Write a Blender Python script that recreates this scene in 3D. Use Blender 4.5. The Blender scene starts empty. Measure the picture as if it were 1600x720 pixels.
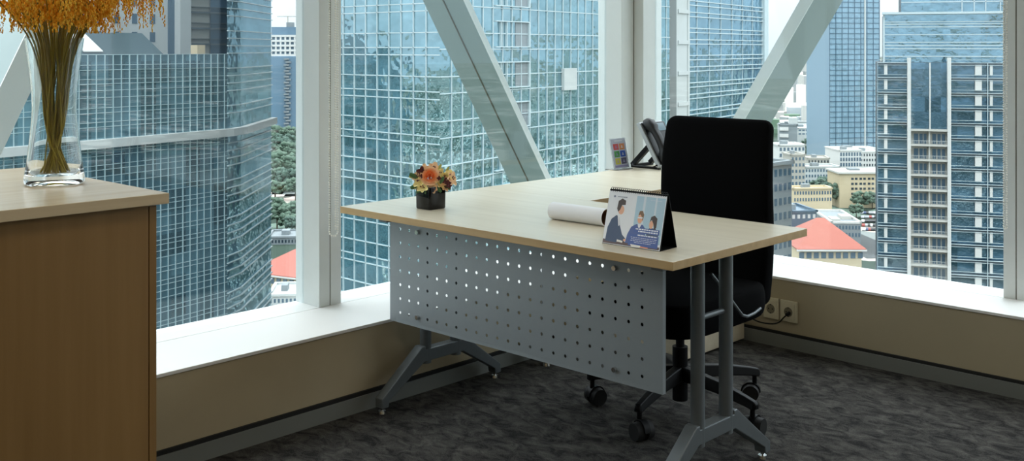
import bpy, bmesh, math, random
from mathutils import Vector, Matrix, Euler
random.seed(7)
PI = math.pi
col = bpy.context.scene.collection
sc = bpy.context.scene

# ---------------------------------------------------------------- camera constants
F_PX, TH, V0, CH, CX = 1655.43, .7579, 75.78, 1.3285, 815.24
c_, s_ = math.cos(TH), math.sin(TH)

# ---------------------------------------------------------------- mesh builder
class MB:
    def __init__(self):
        self.v = []; self.f = []; self.m = []; self.uv = {}
    def add(self, vs, fs, mi=0):
        o = len(self.v)
        self.v += [tuple(p) for p in vs]
        for f in fs:
            self.f.append([o + i for i in f]); self.m.append(mi)
        return self
    def box(self, x0, x1, y0, y1, z0, z1, mi=0):
        if x0 > x1: x0, x1 = x1, x0
        if y0 > y1: y0, y1 = y1, y0
        if z0 > z1: z0, z1 = z1, z0
        vs = [(x0,y0,z0),(x1,y0,z0),(x1,y1,z0),(x0,y1,z0),(x0,y0,z1),(x1,y0,z1),(x1,y1,z1),(x0,y1,z1)]
        return self.add(vs, [(0,3,2,1),(4,5,6,7),(0,1,5,4),(1,2,6,5),(2,3,7,6),(3,0,4,7)], mi)
    def obox(self, o, ex, ey, ez, a, b, c, mi=0):
        "box in a frame: o origin, e* unit vectors, a/b/c = (lo, hi)"
        vs = []
        for (i, j, k) in ((0,0,0),(1,0,0),(1,1,0),(0,1,0),(0,0,1),(1,0,1),(1,1,1),(0,1,1)):
            vs.append(tuple(o + ex*a[i] + ey*b[j] + ez*c[k]))
        return self.add(vs, [(0,3,2,1),(4,5,6,7),(0,1,5,4),(1,2,6,5),(2,3,7,6),(3,0,4,7)], mi)
    def prism(self, poly, h0, h1, axis='z', mi=0):
        n = len(poly)
        def P(a, b, h):
            return (a, b, h) if axis == 'z' else ((h, a, b) if axis == 'x' else (a, h, b))
        vs = [P(a, b, h0) for a, b in poly] + [P(a, b, h1) for a, b in poly]
        fs = [list(range(n))[::-1], list(range(n, 2*n))] + [(i, (i+1) % n, n+(i+1) % n, n+i) for i in range(n)]
        return self.add(vs, fs, mi)
    def cyl(self, p, q, r, r2=None, n=16, mi=0):
        r2 = r if r2 is None else r2
        p = Vector(p); q = Vector(q); d = (q-p).normalized()
        a = d.orthogonal().normalized(); b = d.cross(a)
        vs = []
        for (o, rr) in ((p, r), (q, r2)):
            for i in range(n):
                t = 2*PI*i/n; vs.append(tuple(o + (a*math.cos(t)+b*math.sin(t))*rr))
        fs = [list(range(n))[::-1], list(range(n, 2*n))] + [(i, (i+1) % n, n+(i+1) % n, n+i) for i in range(n)]
        return self.add(vs, fs, mi)
    def tube(self, pts, r, n=8, mi=0, r1=None):
        pts = [Vector(p) for p in pts]; m = len(pts); vs = []
        d0 = (pts[1]-pts[0]).normalized(); a = d0.orthogonal().normalized()
        for i, p in enumerate(pts):
            d = (pts[min(i+1, m-1)] - pts[max(i-1, 0)]).normalized()
            a = (a - d*a.dot(d)).normalized(); b = d.cross(a)
            rr = r if r1 is None else r + (r1-r)*i/(m-1)
            for k in range(n):
                t = 2*PI*k/n; vs.append(tuple(p + (a*math.cos(t)+b*math.sin(t))*rr))
        fs = []
        for i in range(m-1):
            for k in range(n):
                fs.append((i*n+k, i*n+(k+1) % n, (i+1)*n+(k+1) % n, (i+1)*n+k))
        fs.append(list(range(n))[::-1]); fs.append(list(range((m-1)*n, m*n)))
        return self.add(vs, fs, mi)
    def lathe(self, prof, c=(0,0,0), n=48, mi=0, close=False):
        vs = []
        for r, z in prof:
            for k in range(n):
                t = 2*PI*k/n; vs.append((c[0]+r*math.cos(t), c[1]+r*math.sin(t), c[2]+z))
        m = len(prof); fs = []
        for i in range(m if close else m-1):
            j = (i+1) % m
            for k in range(n):
                fs.append((i*n+k, i*n+(k+1) % n, j*n+(k+1) % n, j*n+k))
        return self.add(vs, fs, mi)
    def loft(self, rings, mi=0, caps=True):
        n = len(rings[0]); vs = [p for r in rings for p in r]; fs = []
        for i in range(len(rings)-1):
            for k in range(n):
                fs.append((i*n+k, i*n+(k+1) % n, (i+1)*n+(k+1) % n, (i+1)*n+k))
        if caps:
            fs.append(list(range(n))[::-1]); fs.append(list(range((len(rings)-1)*n, len(rings)*n)))
        return self.add(vs, fs, mi)
    def ball(self, c, r, n=8, m=6, sx=1, sy=1, sz=1, mi=0, rot=None):
        vs = []; fs = []
        for i in range(1, m):
            ph = PI*i/m
            for k in range(n):
                t = 2*PI*k/n
                p = Vector((r*sx*math.sin(ph)*math.cos(t), r*sy*math.sin(ph)*math.sin(t), r*sz*math.cos(ph)))
                if rot: p = rot @ p
                vs.append((c[0]+p.x, c[1]+p.y, c[2]+p.z))
        tp = Vector((0,0,r*sz)); bt = Vector((0,0,-r*sz))
        if rot: tp = rot @ tp; bt = rot @ bt
        vs.append((c[0]+tp.x, c[1]+tp.y, c[2]+tp.z)); vs.append((c[0]+bt.x, c[1]+bt.y, c[2]+bt.z))
        T = len(vs)-2; B = T+1
        for i in range(m-2):
            for k in range(n):
                fs.append((i*n+k, (i+1)*n+k, (i+1)*n+(k+1) % n, i*n+(k+1) % n))
        for k in range(n):
            fs.append((T, k, (k+1) % n)); fs.append((B, (m-2)*n+(k+1) % n, (m-2)*n+k))
        return self.add(vs, fs, mi)
    def build(self, name, mats, parent=None, smooth=False, bevel=0, seg=2, recalc=True, loc=None, subsurf=0):
        me = bpy.data.meshes.new(name)
        me.from_pydata(self.v, [], self.f)
        if not isinstance(mats, (list, tuple)): mats = [mats]
        for m in mats: me.materials.append(m)
        me.polygons.foreach_set('material_index', self.m)
        if recalc:
            bm = bmesh.new(); bm.from_mesh(me); bmesh.ops.recalc_face_normals(bm, faces=bm.faces); bm.to_mesh(me); bm.free()
        if smooth:
            me.polygons.foreach_set('use_smooth', [True]*len(me.polygons))
            if smooth != 'all':
                me.set_sharp_from_angle(angle=math.radians(40))
        me.update()
        o = bpy.data.objects.new(name, me); col.objects.link(o)
        if parent:
            o.parent = parent
            o.matrix_parent_inverse = Matrix.Translation(parent.location).inverted() if parent.parent is None else Matrix()
        if loc: o.location = loc
        if bevel:
            b = o.modifiers.new('bevel', 'BEVEL'); b.width = bevel; b.segments = seg; b.limit_method = 'ANGLE'; b.angle_limit = math.radians(40)
        if subsurf:
            s = o.modifiers.new('sub', 'SUBSURF'); s.levels = s.render_levels = subsurf
        return o

def tag(o, label=None, cat=None, group=None, kind=None):
    if label: o['label'] = label
    if cat: o['category'] = cat
    if group: o['group'] = group
    if kind: o['kind'] = kind
    return o
def empty(name, loc=(0,0,0), rz=0):
    o = bpy.data.objects.new(name, None); col.objects.link(o); o.location = loc; o.rotation_euler = (0,0,rz)
    o.empty_display_size = .1
    return o
def sub(o, par):
    "make a mesh built in world space a child of a part that sits at the origin of its own thing"
    o.parent = par; o.matrix_parent_inverse = Matrix(); return o
def dup(o, parent=None):
    c = o.copy(); col.objects.link(c); c.parent = parent
    for ch in list(o.children): dup(ch, c)
    return c

# ---------------------------------------------------------------- materials
def srgb(r, g, b):
    f = lambda x: (x/255/12.92) if x/255 <= .04045 else ((x/255+.055)/1.055)**2.4
    return (f(r), f(g), f(b), 1)
def newmat(name):
    m = bpy.data.materials.new(name); m.use_nodes = True
    nt = m.node_tree; return m, nt, nt.nodes['Principled BSDF']
def pm(name, rgb, rough=.5, metal=0, spec=.5, noise=0, nscale=20, bump=0, bscale=200, coat=0, sheen=0):
    m, nt, p = newmat(name)
    C = srgb(*rgb)
    p.inputs['Base Color'].default_value = C
    p.inputs['Roughness'].default_value = rough; p.inputs['Metallic'].default_value = metal
    p.inputs['Specular IOR Level'].default_value = spec
    p.inputs['Coat Weight'].default_value = coat
    p.inputs['Sheen Weight'].default_value = sheen
    tc = nt.nodes.new('ShaderNodeTexCoord')
    if noise:
        n = nt.nodes.new('ShaderNodeTexNoise'); n.inputs['Scale'].default_value = nscale; n.inputs['Detail'].default_value = 4
        r = nt.nodes.new('ShaderNodeMapRange'); r.inputs['To Min'].default_value = 1-noise; r.inputs['To Max'].default_value = 1+noise
        mx = nt.nodes.new('ShaderNodeVectorMath'); mx.operation = 'SCALE'; mx.inputs[0].default_value = C[:3]
        nt.links.new(tc.outputs['Object'], n.inputs['Vector']); nt.links.new(n.outputs['Fac'], r.inputs['Value'])
        nt.links.new(r.outputs['Result'], mx.inputs['Scale']); nt.links.new(mx.outputs['Vector'], p.inputs['Base Color'])
    if bump:
        n = nt.nodes.new('ShaderNodeTexNoise'); n.inputs['Scale'].default_value = bscale; n.inputs['Detail'].default_value = 3
        b = nt.nodes.new('ShaderNodeBump'); b.inputs['Strength'].default_value = bump; b.inputs['Distance'].default_value = .002
        nt.links.new(tc.outputs['Object'], n.inputs['Vector']); nt.links.new(n.outputs['Fac'], b.inputs['Height'])
        nt.links.new(b.outputs['Normal'], p.inputs['Normal'])
    return m
def wood(name, a, b, axis='z', rough=.38):
    m, nt, p = newmat(name)
    tc = nt.nodes.new('ShaderNodeTexCoord'); mp = nt.nodes.new('ShaderNodeMapping')
    mp.inputs['Scale'].default_value = {'z': (26,26,1.2), 'x': (1.2,30,30), 'y': (30,1.2,30)}[axis]
    n = nt.nodes.new('ShaderNodeTexNoise'); n.inputs['Scale'].default_value = 1.0; n.inputs['Detail'].default_value = 5; n.inputs['Roughness'].default_value = .55
    r = nt.nodes.new('ShaderNodeValToRGB')
    r.color_ramp.elements[0].position = .3; r.color_ramp.elements[0].color = srgb(*a)
    r.color_ramp.elements[1].position = .7; r.color_ramp.elements[1].color = srgb(*b)
    nt.links.new(tc.outputs['Object'], mp.inputs['Vector']); nt.links.new(mp.outputs['Vector'], n.inputs['Vector'])
    nt.links.new(n.outputs['Fac'], r.inputs['Fac']); nt.links.new(r.outputs['Color'], p.inputs['Base Color'])
    p.inputs['Roughness'].default_value = rough
    return m
def glass_pane(name, tint, refl=1.0):
    "thin flat window glass: straight-through tint plus a Fresnel mirror"
    m = bpy.data.materials.new(name); m.use_nodes = True; nt = m.node_tree; nt.nodes.clear()
    out = nt.nodes.new('ShaderNodeOutputMaterial'); mix = nt.nodes.new('ShaderNodeMixShader')
    tr = nt.nodes.new('ShaderNodeBsdfTransparent'); tr.inputs['Color'].default_value = (*tint, 1)
    gl = nt.nodes.new('ShaderNodeBsdfGlossy'); gl.inputs['Roughness'].default_value = .0; gl.inputs['Color'].default_value = (.9*refl, .97*refl, 1*refl, 1)
    ge = nt.nodes.new('ShaderNodeNewGeometry'); dt = nt.nodes.new('ShaderNodeVectorMath'); dt.operation = 'DOT_PRODUCT'
    nt.links.new(ge.outputs['Incoming'], dt.inputs[0]); nt.links.new(ge.outputs['Normal'], dt.inputs[1])
    ab = nt.nodes.new('ShaderNodeMath'); ab.operation = 'ABSOLUTE'; nt.links.new(dt.outputs['Value'], ab.inputs[0])
    on = nt.nodes.new('ShaderNodeMath'); on.operation = 'SUBTRACT'; on.inputs[0].default_value = 1; nt.links.new(ab.outputs[0], on.inputs[1])
    pw = nt.nodes.new('ShaderNodeMath'); pw.operation = 'POWER'; pw.inputs[1].default_value = 5; nt.links.new(on.outputs[0], pw.inputs[0])
    fr = nt.nodes.new('ShaderNodeMath'); fr.operation = 'MULTIPLY_ADD'; fr.inputs[1].default_value = .96; fr.inputs[2].default_value = .04; nt.links.new(pw.outputs[0], fr.inputs[0])
    nt.links.new(fr.outputs[0], mix.inputs['Fac']); nt.links.new(tr.outputs[0], mix.inputs[1]); nt.links.new(gl.outputs[0], mix.inputs[2])
    nt.links.new(mix.outputs[0], out.inputs['Surface'])
    return m
def clear_glass(name, color=(1,1,1), rough=0.0, ior=1.45):
    m, nt, p = newmat(name)
    p.inputs['Base Color'].default_value = (*color, 1); p.inputs['Roughness'].default_value = rough
    p.inputs['Transmission Weight'].default_value = 1; p.inputs['IOR'].default_value = ior
    return m
def facade_glass(name, dark, refl, cw=1.5, chh=1.3, k=.5, rough=.04, vary=.35):
    "coated curtain-wall glass: coloured mirror over a dark tinted body, every pane a little different (uv in metres)"
    m = bpy.data.materials.new(name); m.use_nodes = True; nt = m.node_tree; nt.nodes.clear()
    N = nt.nodes.new; L = nt.links.new
    out = N('ShaderNodeOutputMaterial'); mix = N('ShaderNodeMixShader')
    di = N('ShaderNodeBsdfDiffuse'); gl = N('ShaderNodeBsdfGlossy'); gl.inputs['Roughness'].default_value = rough
    gl.inputs['Color'].default_value = srgb(*refl)
    uv = N('ShaderNodeUVMap'); dv = N('ShaderNodeVectorMath'); dv.operation = 'DIVIDE'; dv.inputs[1].default_value = (cw, chh, 1)
    fl = N('ShaderNodeVectorMath'); fl.operation = 'FLOOR'; wn = N('ShaderNodeTexWhiteNoise'); wn.noise_dimensions = '2D'
    L(uv.outputs[0], dv.inputs[0]); L(dv.outputs[0], fl.inputs[0]); L(fl.outputs[0], wn.inputs['Vector'])
    mr = N('ShaderNodeMapRange'); mr.inputs['To Min'].default_value = 1-vary; mr.inputs['To Max'].default_value = 1+vary
    L(wn.outputs['Value'], mr.inputs['Value'])
    sl = N('ShaderNodeVectorMath'); sl.operation = 'SCALE'; sl.inputs[0].default_value = srgb(*dark)[:3]
    L(mr.outputs[0], sl.inputs['Scale']); L(sl.outputs[0], di.inputs['Color'])
    # gentle roller-wave distortion and pane tilt
    ns = N('ShaderNodeTexNoise'); ns.inputs['Scale'].default_value = .55; ns.inputs['Detail'].default_value = 2
    L(uv.outputs[0], ns.inputs['Vector'])
    bp = N('ShaderNodeBump'); bp.inputs['Strength'].default_value = .30; bp.inputs['Distance'].default_value = .25
    L(ns.outputs['Fac'], bp.inputs['Height'])
    tl = N('ShaderNodeVectorMath'); tl.operation = 'SUBTRACT'; tl.inputs[1].default_value = (.5,.5,.5); L(wn.outputs['Color'], tl.inputs[0])
    t2 = N('ShaderNodeVectorMath'); t2.operation = 'SCALE'; t2.inputs['Scale'].default_value = .03; L(tl.outputs[0], t2.inputs[0])
    t3 = N('ShaderNodeVectorMath'); t3.operation = 'ADD'; L(bp.outputs[0], t3.inputs[0]); L(t2.outputs[0], t3.inputs[1])
    t4 = N('ShaderNodeVectorMath'); t4.operation = 'NORMALIZE'; L(t3.outputs[0], t4.inputs[0]); L(t4.outputs[0], gl.inputs['Normal'])
    mix.inputs['Fac'].default_value = k
    L(di.outputs[0], mix.inputs[1]); L(gl.outputs[0], mix.inputs[2]); L(mix.outputs[0], out.inputs['Surface'])
    return m

M = {}
M['desk'] = wood('maple_laminate', (204,193,170), (216,206,184), 'x', .30)
M['cab'] = wood('oak_shaded_sides', (134,101,56), (149,115,69), 'z', .42)  # same oak as the top, darkened because these sides stand in shade
M['cabtop'] = wood('oak_top_lit', (202,180,146), (214,194,162), 'y', .25)  # same oak as the body, lightened for the window light on it
M['steel'] = pm('grey_powder_coat', (104,110,113), .42, .3, noise=.05, nscale=60, bump=.1, bscale=900)
M['panel'] = pm('grey_panel_paint', (146,154,158), .40, .15, noise=.04, nscale=40, bump=.12, bscale=900)
M['chrome'] = pm('chrome', (205,205,205), .15, 1)
M['black_fabric'] = pm('black_fabric', (9,9,10), .95, spec=.05, bump=.3, bscale=900)
M['black_plastic'] = pm('black_plastic', (6,6,7), .5, spec=.2)
M['black_rubber'] = pm('black_rubber', (12,12,12), .7)
M['frame'] = pm('white_frame_paint', (220,224,222), .4, noise=.02)
M['frame_grey'] = pm('grey_frame_paint', (178,176,168), .45, noise=.02)
M['sill'] = pm('white_sill_paint', (236,235,232), .5, noise=.02, nscale=6)
M['wall'] = pm('cream_wall_paint', (176,162,134), .8, noise=.09, nscale=5, bump=.1, bscale=300)
M['wallr'] = pm('cream_wall_paint_far', (170,158,132), .8, noise=.05, nscale=5)
M['skirt'] = pm('grey_skirting', (118,120,116), .5, noise=.04, nscale=12)
M['dark'] = pm('dark_gap', (22,22,20), .8)
M['gap'] = pm('brown_seal', (92,86,72), .7)
M['ceil'] = pm('ceiling_white', (225,225,222), .9)
M['socket'] = pm('cream_plastic', (206,198,172), .4)
M['socketd'] = pm('socket_recess', (120,112,92), .5)
M['pane'] = glass_pane('window_glass', (.925, .958, .966))
M['bead'] = pm('ivory_beads', (250,248,240), .3)
M['blind'] = pm('blind_fabric', (206,204,196), .9)
M['vase'] = clear_glass('vase_glass', (.97,.99,.985))
M['acrylic'] = clear_glass('acrylic', (.97,.98,1), .02)
M['potm'] = pm('gloss_black_ceramic', (5,5,6), .08, spec=.35)
M['lit_white'] = pm('lit_white_paint', (240,242,240), .5)  # bright white that stands for light on brace fronts and sill strips
M['white'] = pm('white_paper', (232,232,234), .6)
M['tubein'] = pm('kraft_core', (96,62,36), .8)

# carpet
def carpet():
    m, nt, p = newmat('charcoal_carpet'); N = nt.nodes.new; L = nt.links.new
    tc = N('ShaderNodeTexCoord')
    mp = N('ShaderNodeMapping'); mp.inputs['Scale'].default_value = (8.0, 13, 1); mp.inputs['Rotation'].default_value = (0,0,.5)
    n1 = N('ShaderNodeTexNoise'); n1.inputs['Scale'].default_value = 1.6; n1.inputs['Detail'].default_value = 9; n1.inputs['Roughness'].default_value = .68; n1.inputs['Distortion'].default_value = .8
    n2 = N('ShaderNodeTexNoise'); n2.inputs['Scale'].default_value = 260; n2.inputs['Detail'].default_value = 2
    L(tc.outputs['Object'], mp.inputs[0]); L(mp.outputs[0], n1.inputs['Vector']); L(tc.outputs['Object'], n2.inputs['Vector'])
    ad = N('ShaderNodeMath'); ad.operation = 'MULTIPLY_ADD'; ad.inputs[1].default_value = .35; L(n2.outputs['Fac'], ad.inputs[0]); L(n1.outputs['Fac'], ad.inputs[2])
    r = N('ShaderNodeValToRGB'); e = r.color_ramp.elements
    e[0].position = .55; e[0].color = srgb(33,32,32); e[1].position = .92; e[1].color = srgb(92,90,86)
    L(ad.outputs[0], r.inputs['Fac']); L(r.outputs['Color'], p.inputs['Base Color'])
    b = N('ShaderNodeBump'); b.inputs['Strength'].default_value = .6; b.inputs['Distance'].default_value = .004
    L(n2.outputs['Fac'], b.inputs['Height']); L(b.outputs[0], p.inputs['Normal'])
    p.inputs['Roughness'].default_value = .95; p.inputs['Specular IOR Level'].default_value = .1
    return m
M['carpet'] = carpet()

# ================================================================= THE ROOM
XI, YI = -3.107, 4.227          # inner faces of the two low walls
XM, YM = -3.44, 4.50            # inner faces of the mullions
XG, YG = -3.55, 4.61            # glass
XO, YO = -3.60, 4.66            # outer edge
RX, RY, RZ = 2.4, -2.2, 2.85    # room's other walls, ceiling
ZS = .31
def struct(o): o['kind'] = 'structure'; return o
struct(MB().box(XI-.02, RX, RY, YI+.02, -.12, 0).build('floor', M['carpet']))
struct(MB().box(XO, RX+.1, RY-.1, YO, RZ, RZ+.15).build('ceiling', M['ceil']))
w = MB().box(XO, XI, RY-.1, YO, -.12, ZS-.012)
w.box(XO, XI, RY-.1, YO, 2.62, RZ); struct(w.build('wall_left', M['wall']))
w = MB().box(XI, RX+.1, YI, YO, -.12, ZS-.012)
w.box(XI, RX+.1, YI, YO, 2.62, RZ); struct(w.build('wall_back', M['wallr']))
struct(MB().box(RX, RX+.1, RY-.1, YI, -.12, RZ).build('wall_right', M['wallr']))
struct(MB().box(XI, RX, RY-.1, RY, -.12, RZ).build('wall_front', M['wallr']))
# sills (white boards on the low walls)
struct(MB().box(XO, XI+.004, RY, YI, ZS-.012, ZS).box(XO, XI+.004, YI-.004, YO, ZS-.012, ZS).build('trim_1', M['sill'], bevel=.002))
struct(MB().box(XI+.004, RX, YI-.004, YO, ZS-.012, ZS).build('trim_2', M['sill'], bevel=.002))
# skirting: grey board with a dark shadow gap above it
b = MB().box(XI, XI+.016, RY, YI, 0, .056); b.box(XI, XI+.010, RY, YI, .056, .070, 1)
struct(b.build('baseboard_left', [M['skirt'], M['dark']]))
b = MB().box(XI+.016, RX, YI-.016, YI, 0, .056); b.box(XI+.016, RX, YI-.010, YI, .056, .068, 1)
struct(b.build('baseboard_back', [M['skirt'], M['dark']]))

def window_a(name, y0, y1, jl=.052, jr=.052, white=None):
    "bay of the left glazing between y0 and y1"
    w = empty(name, (XG, (y0+y1)/2, ZS)); struct(w)
    m = MB(); m.box(XO, XM, y0, y0+jl, ZS, 2.62); m.box(XO, XM, y1-jr, y1, ZS, 2.62)
    m.box(XO, XM, y0+jl, y1-jr, 2.57, 2.62)
    struct(m.build('window_frame', M['frame'], w, bevel=.002))
    struct(MB().box(XO, XM, y0+jl, y1-jr, ZS-.001, ZS+.0008).build('window_bright_strip', M['lit_white'], w))  # flat strip of the sill, whitened to look brighter lit
    struct(MB().box(XG-.006, XG+.006, y0+jl, y1-jr, ZS+.004, 2.58).build('window_pane', M['pane'], w))
    return w
def window_b(name, x0, x1, jl=.048, jr=.048):
    w = empty(name, ((x0+x1)/2, YG, ZS)); struct(w)
    m = MB(); m.box(x0, x0+jl, YM, YO, ZS, 2.62); m.box(x1-jr, x1, YM, YO, ZS, 2.62)
    m.box(x0+jl, x1-jr, YM, YO, 2.57, 2.62)
    struct(m.build('window_frame', M['frame'], w, bevel=.002))
    struct(MB().box(x0+jl, x1-jr, YM, YO, ZS-.001, ZS+.0008).build('window_bright_strip', M['lit_white'], w))  # same flat sill strip, its brightness put into the colour
    struct(MB().box(x0+jl, x1-jr, YG-.006, YG+.006, ZS+.004, 2.58).build('window_pane', M['pane'], w))
    return w
window_a('window_1', 2.532, 4.498, .051, .10)
window_a('window_2', .565, 2.528, .052, .051)
window_a('window_3', -1.40, .561)
window_b('window_4', XM+.002, -1.500, .062, .048)
window_b('window_5', -1.496, .44)
window_b('window_6', .444, 2.38)
# seals in the joints, corner cover
m = MB(); m.box(XO+.01, XM-.003, 2.528, 2.532, ZS, 2.62).box(XO+.01, XM-.003, .561, .565, ZS, 2.62)
m.box(-1.500, -1.496, YM+.003, YO-.01, ZS, 2.62).box(.44, .444, YM+.003, YO-.01, ZS, 2.62)
struct(m.build('trim_3', M['gap']))
struct(MB().box(XO, XM, 4.50, YO, ZS, 2.62).build('trim_4', M['frame_grey']))

# outside bracing: box section steel diagonals just beyond the glass
M['brace'] = pm('brace_paint', (140,156,155), .5, noise=.04, nscale=2)

def brace_a(y_at, z_at, slope, z0, z1, wdt, d0, d1, label):
    "diagonal in a plane parallel to the left glazing, y = y_at + slope*(z - z_at)"
    r = empty('diagonal_brace', (-3.85, y_at+slope*(z0-z_at), z0))
    ya, yb = y_at+slope*(z0-z_at), y_at+slope*(z1-z_at)
    m = MB(); m.prism([(ya, z0), (ya+wdt, z0), (yb+wdt, z1), (yb, z1)], d1, d0-.006, 'x')
    o = m.build('beam', M['brace'], r)
    m = MB(); m.prism([(ya-.004, z0), (ya+wdt+.004, z0), (yb+wdt+.004, z1), (yb-.004, z1)], d0-.006, d0, 'x')
    o2 = m.build('front_plate', M['lit_white'], r); o2['label'] = 'front plate whitened as if lit'  # front face paler than the beam: the light on it put into colour
    sg = -1 if slope < 0 else 1
    g = .004; dm = (d0+d1)/2
    m = MB(); yy0, yy1 = (ya, yb) if slope < 0 else (ya+wdt, yb+wdt)
    m.prism([(yy0-g, z0), (yy0+g, z0), (yy1+g, z1), (yy1-g, z1)], dm-.004, dm+.004, 'x')
    o3 = m.build('weld_seam', M['gap'], r)
    return tag(r, label, 'steel brace')
def brace_b(x_at, z_at, slope, z0, z1, wdt, d0, d1, label):
    r = empty('diagonal_brace', (x_at+slope*(z0-z_at), 4.9, z0))
    xa, xb = x_at+slope*(z0-z_at), x_at+slope*(z1-z_at)
    m = MB(); m.prism([(xa, z0), (xa+wdt, z0), (xb+wdt, z1), (xb, z1)], d0+.006, d1, 'y')
    m.build('beam', M['brace'], r)
    m = MB(); m.prism([(xa-.004, z0), (xa+wdt+.004, z0), (xb+wdt+.004, z1), (xb-.004, z1)], d0, d0+.006, 'y')
    m.build('front_plate', M['lit_white'], r)['label'] = 'front plate whitened as if lit'
    return tag(r, label, 'steel brace')
brace_a(3.652, 1.571, -.648, 0, 3.1, .030, -3.85, -4.16, 'pale grey steel brace slanting down to the desk behind the flower pot')
brace_b(-2.680, 1.576, .640, 0, 3.1, .066, 4.90, 5.22, 'pale steel brace with its lit front edge painted white, rising from behind the black chair')
brace_a(1.429, 1.186, .47, 0, 3.1, .105, -3.85, -4.3, 'pale steel brace behind the glass vase, outside the window')

# unseen ceiling fill lamps added to brighten the room (behind and above the camera view)
lm = bpy.data.materials.new('fill_diffuser'); lm.use_nodes = True
lp = lm.node_tree.nodes['Principled BSDF']; lp.inputs['Emission Color'].default_value = (1,.90,.76,1); lp.inputs['Emission Strength'].default_value = 6.5
for (x, y) in ((-1.2, .2), (.9, .2), (-1.2, 2.3), (.9, 2.3)):
    r = empty('fill_light_panel', (x, y, RZ)); 
    MB().box(x-.32, x+.32, y-.32, y+.32, RZ-.03, RZ).build('housing', M['frame'], r)
    MB().box(x-.29, x+.29, y-.29, y+.29, RZ-.034, RZ-.029).build('diffuser', lm, r)
    tag(r, 'unseen square fill light panel added on the ceiling', 'ceiling light', 'added fill lights')

# roller blinds with bead chains
def roller_a(label, y, x=-3.388, zb=.594):
    r = empty('roller_blind', (-3.38, 3.5, 2.6))
    MB().cyl((-3.39, 2.50, 2.575), (-3.39, 4.42, 2.575), .032, n=20).build('roller', M['blind'], r, smooth=True)
    MB().box(-3.425, -3.421, 2.56, 4.38, 2.42, 2.575).build('blind_cloth', M['blind'], r)
    m = MB(); bead_loop(m, (x, y), (1, .9), zb); m.build('bead_chain', M['bead'], r, smooth='all')
    return tag(r, label, 'roller blind')
def bead_loop(m, p, d, zb, half=.0165, top=2.55, third=True):
    d = Vector((d[0], d[1])).normalized()
    pts = []
    z = top
    st = .0096
    while z > zb+half: pts.append((-half, z)); z -= st
    for i in range(1, 6): a = PI*i/6; pts.append((-half*math.cos(a), zb+half-half*math.sin(a)))
    z = zb+half
    while z < top: pts.append((half, z)); z += st
    if third:
        z = zb+.012+half
        while z < top: pts.append((half*.45, z)); z += st
    for a, z in pts:
        m.ball((p[0]+d.x*a, p[1]+d.y*a, z), .0037, 6, 4)
roller_a('white bead chain loop hanging on the mullion left of the desk', 2.507)
r = empty('roller_blind', (-2.4, 4.44, 2.6))
MB().cyl((-3.36, 4.44, 2.575), (-1.50, 4.44, 2.575), .032, n=20).build('roller', M['blind'], r, smooth=True)
MB().box(-3.34, -1.54, 4.478, 4.482, 2.42, 2.575).build('blind_cloth', M['blind'], r)
m = MB(); bead_loop(m, (-1.527, 4.46), (1,0), .60, .006, third=False); m.build('bead_chain', M['bead'], r, smooth='all')
tag(r, 'white bead chain hanging down the window post at the right edge', 'roller blind')

# ================================================================= CABINET
cb = empty('cabinet', (-2.72, 1.0, 0))
CT = .99
MB().box(-3.104, -2.309, .75, 1.237, CT-.025, CT).build('cabinet_top', M['cabtop'], cb, bevel=.0015)
MB().box(-3.09, -2.330, .775, 1.196, .0, CT-.027).build('body', M['cab'], cb, bevel=.001)
for (x0, x1, hx) in ((-3.088, -2.712, -2.74), (-2.708, -2.332, -2.68)):
    d = MB().box(x0, x1, 1.199, 1.217, .06, CT-.030).build('door', M['cab'], cb, bevel=.001)
    h = MB().tube([(hx, 1.217, .52), (hx, 1.24, .52), (hx, 1.24, .64), (hx, 1.217, .64)], .005).build('handle', M['chrome'], smooth=True)
    h.parent = d; h.matrix_parent_inverse = Matrix.Translation(cb.location).inverted() @ Matrix()
    h.matrix_parent_inverse = Matrix()
tag(cb, 'tall light oak office cabinet with an overhanging top by the window', 'cabinet')

# ---- glass vase
VX, VY = -2.672, 1.122
def vase_prof():
    out = [(.0,0),(.064,0),(.070,.004),(.0715,.014),(.069,.028),(.064,.06),(.058,.11),(.0535,.16),(.0520,.19),(.0530,.23),(.0575,.28),(.064,.33),(.069,.364)]
    inn = [(.0665,.364),(.0615,.33),(.055,.28),(.0505,.23),(.0495,.19),(.051,.16),(.0555,.11),(.061,.06),(.064,.034),(.060,.024),(.0,.022)]
    return out+inn
def smoothprof(pr):
    return pr
vo = MB().lathe(vase_prof(), (VX, VY, CT+.0005), 64).build('glass_vase', M['vase'], smooth=True)
tag(vo, 'clear waisted glass vase standing on the light oak cabinet', 'vase')

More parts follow.
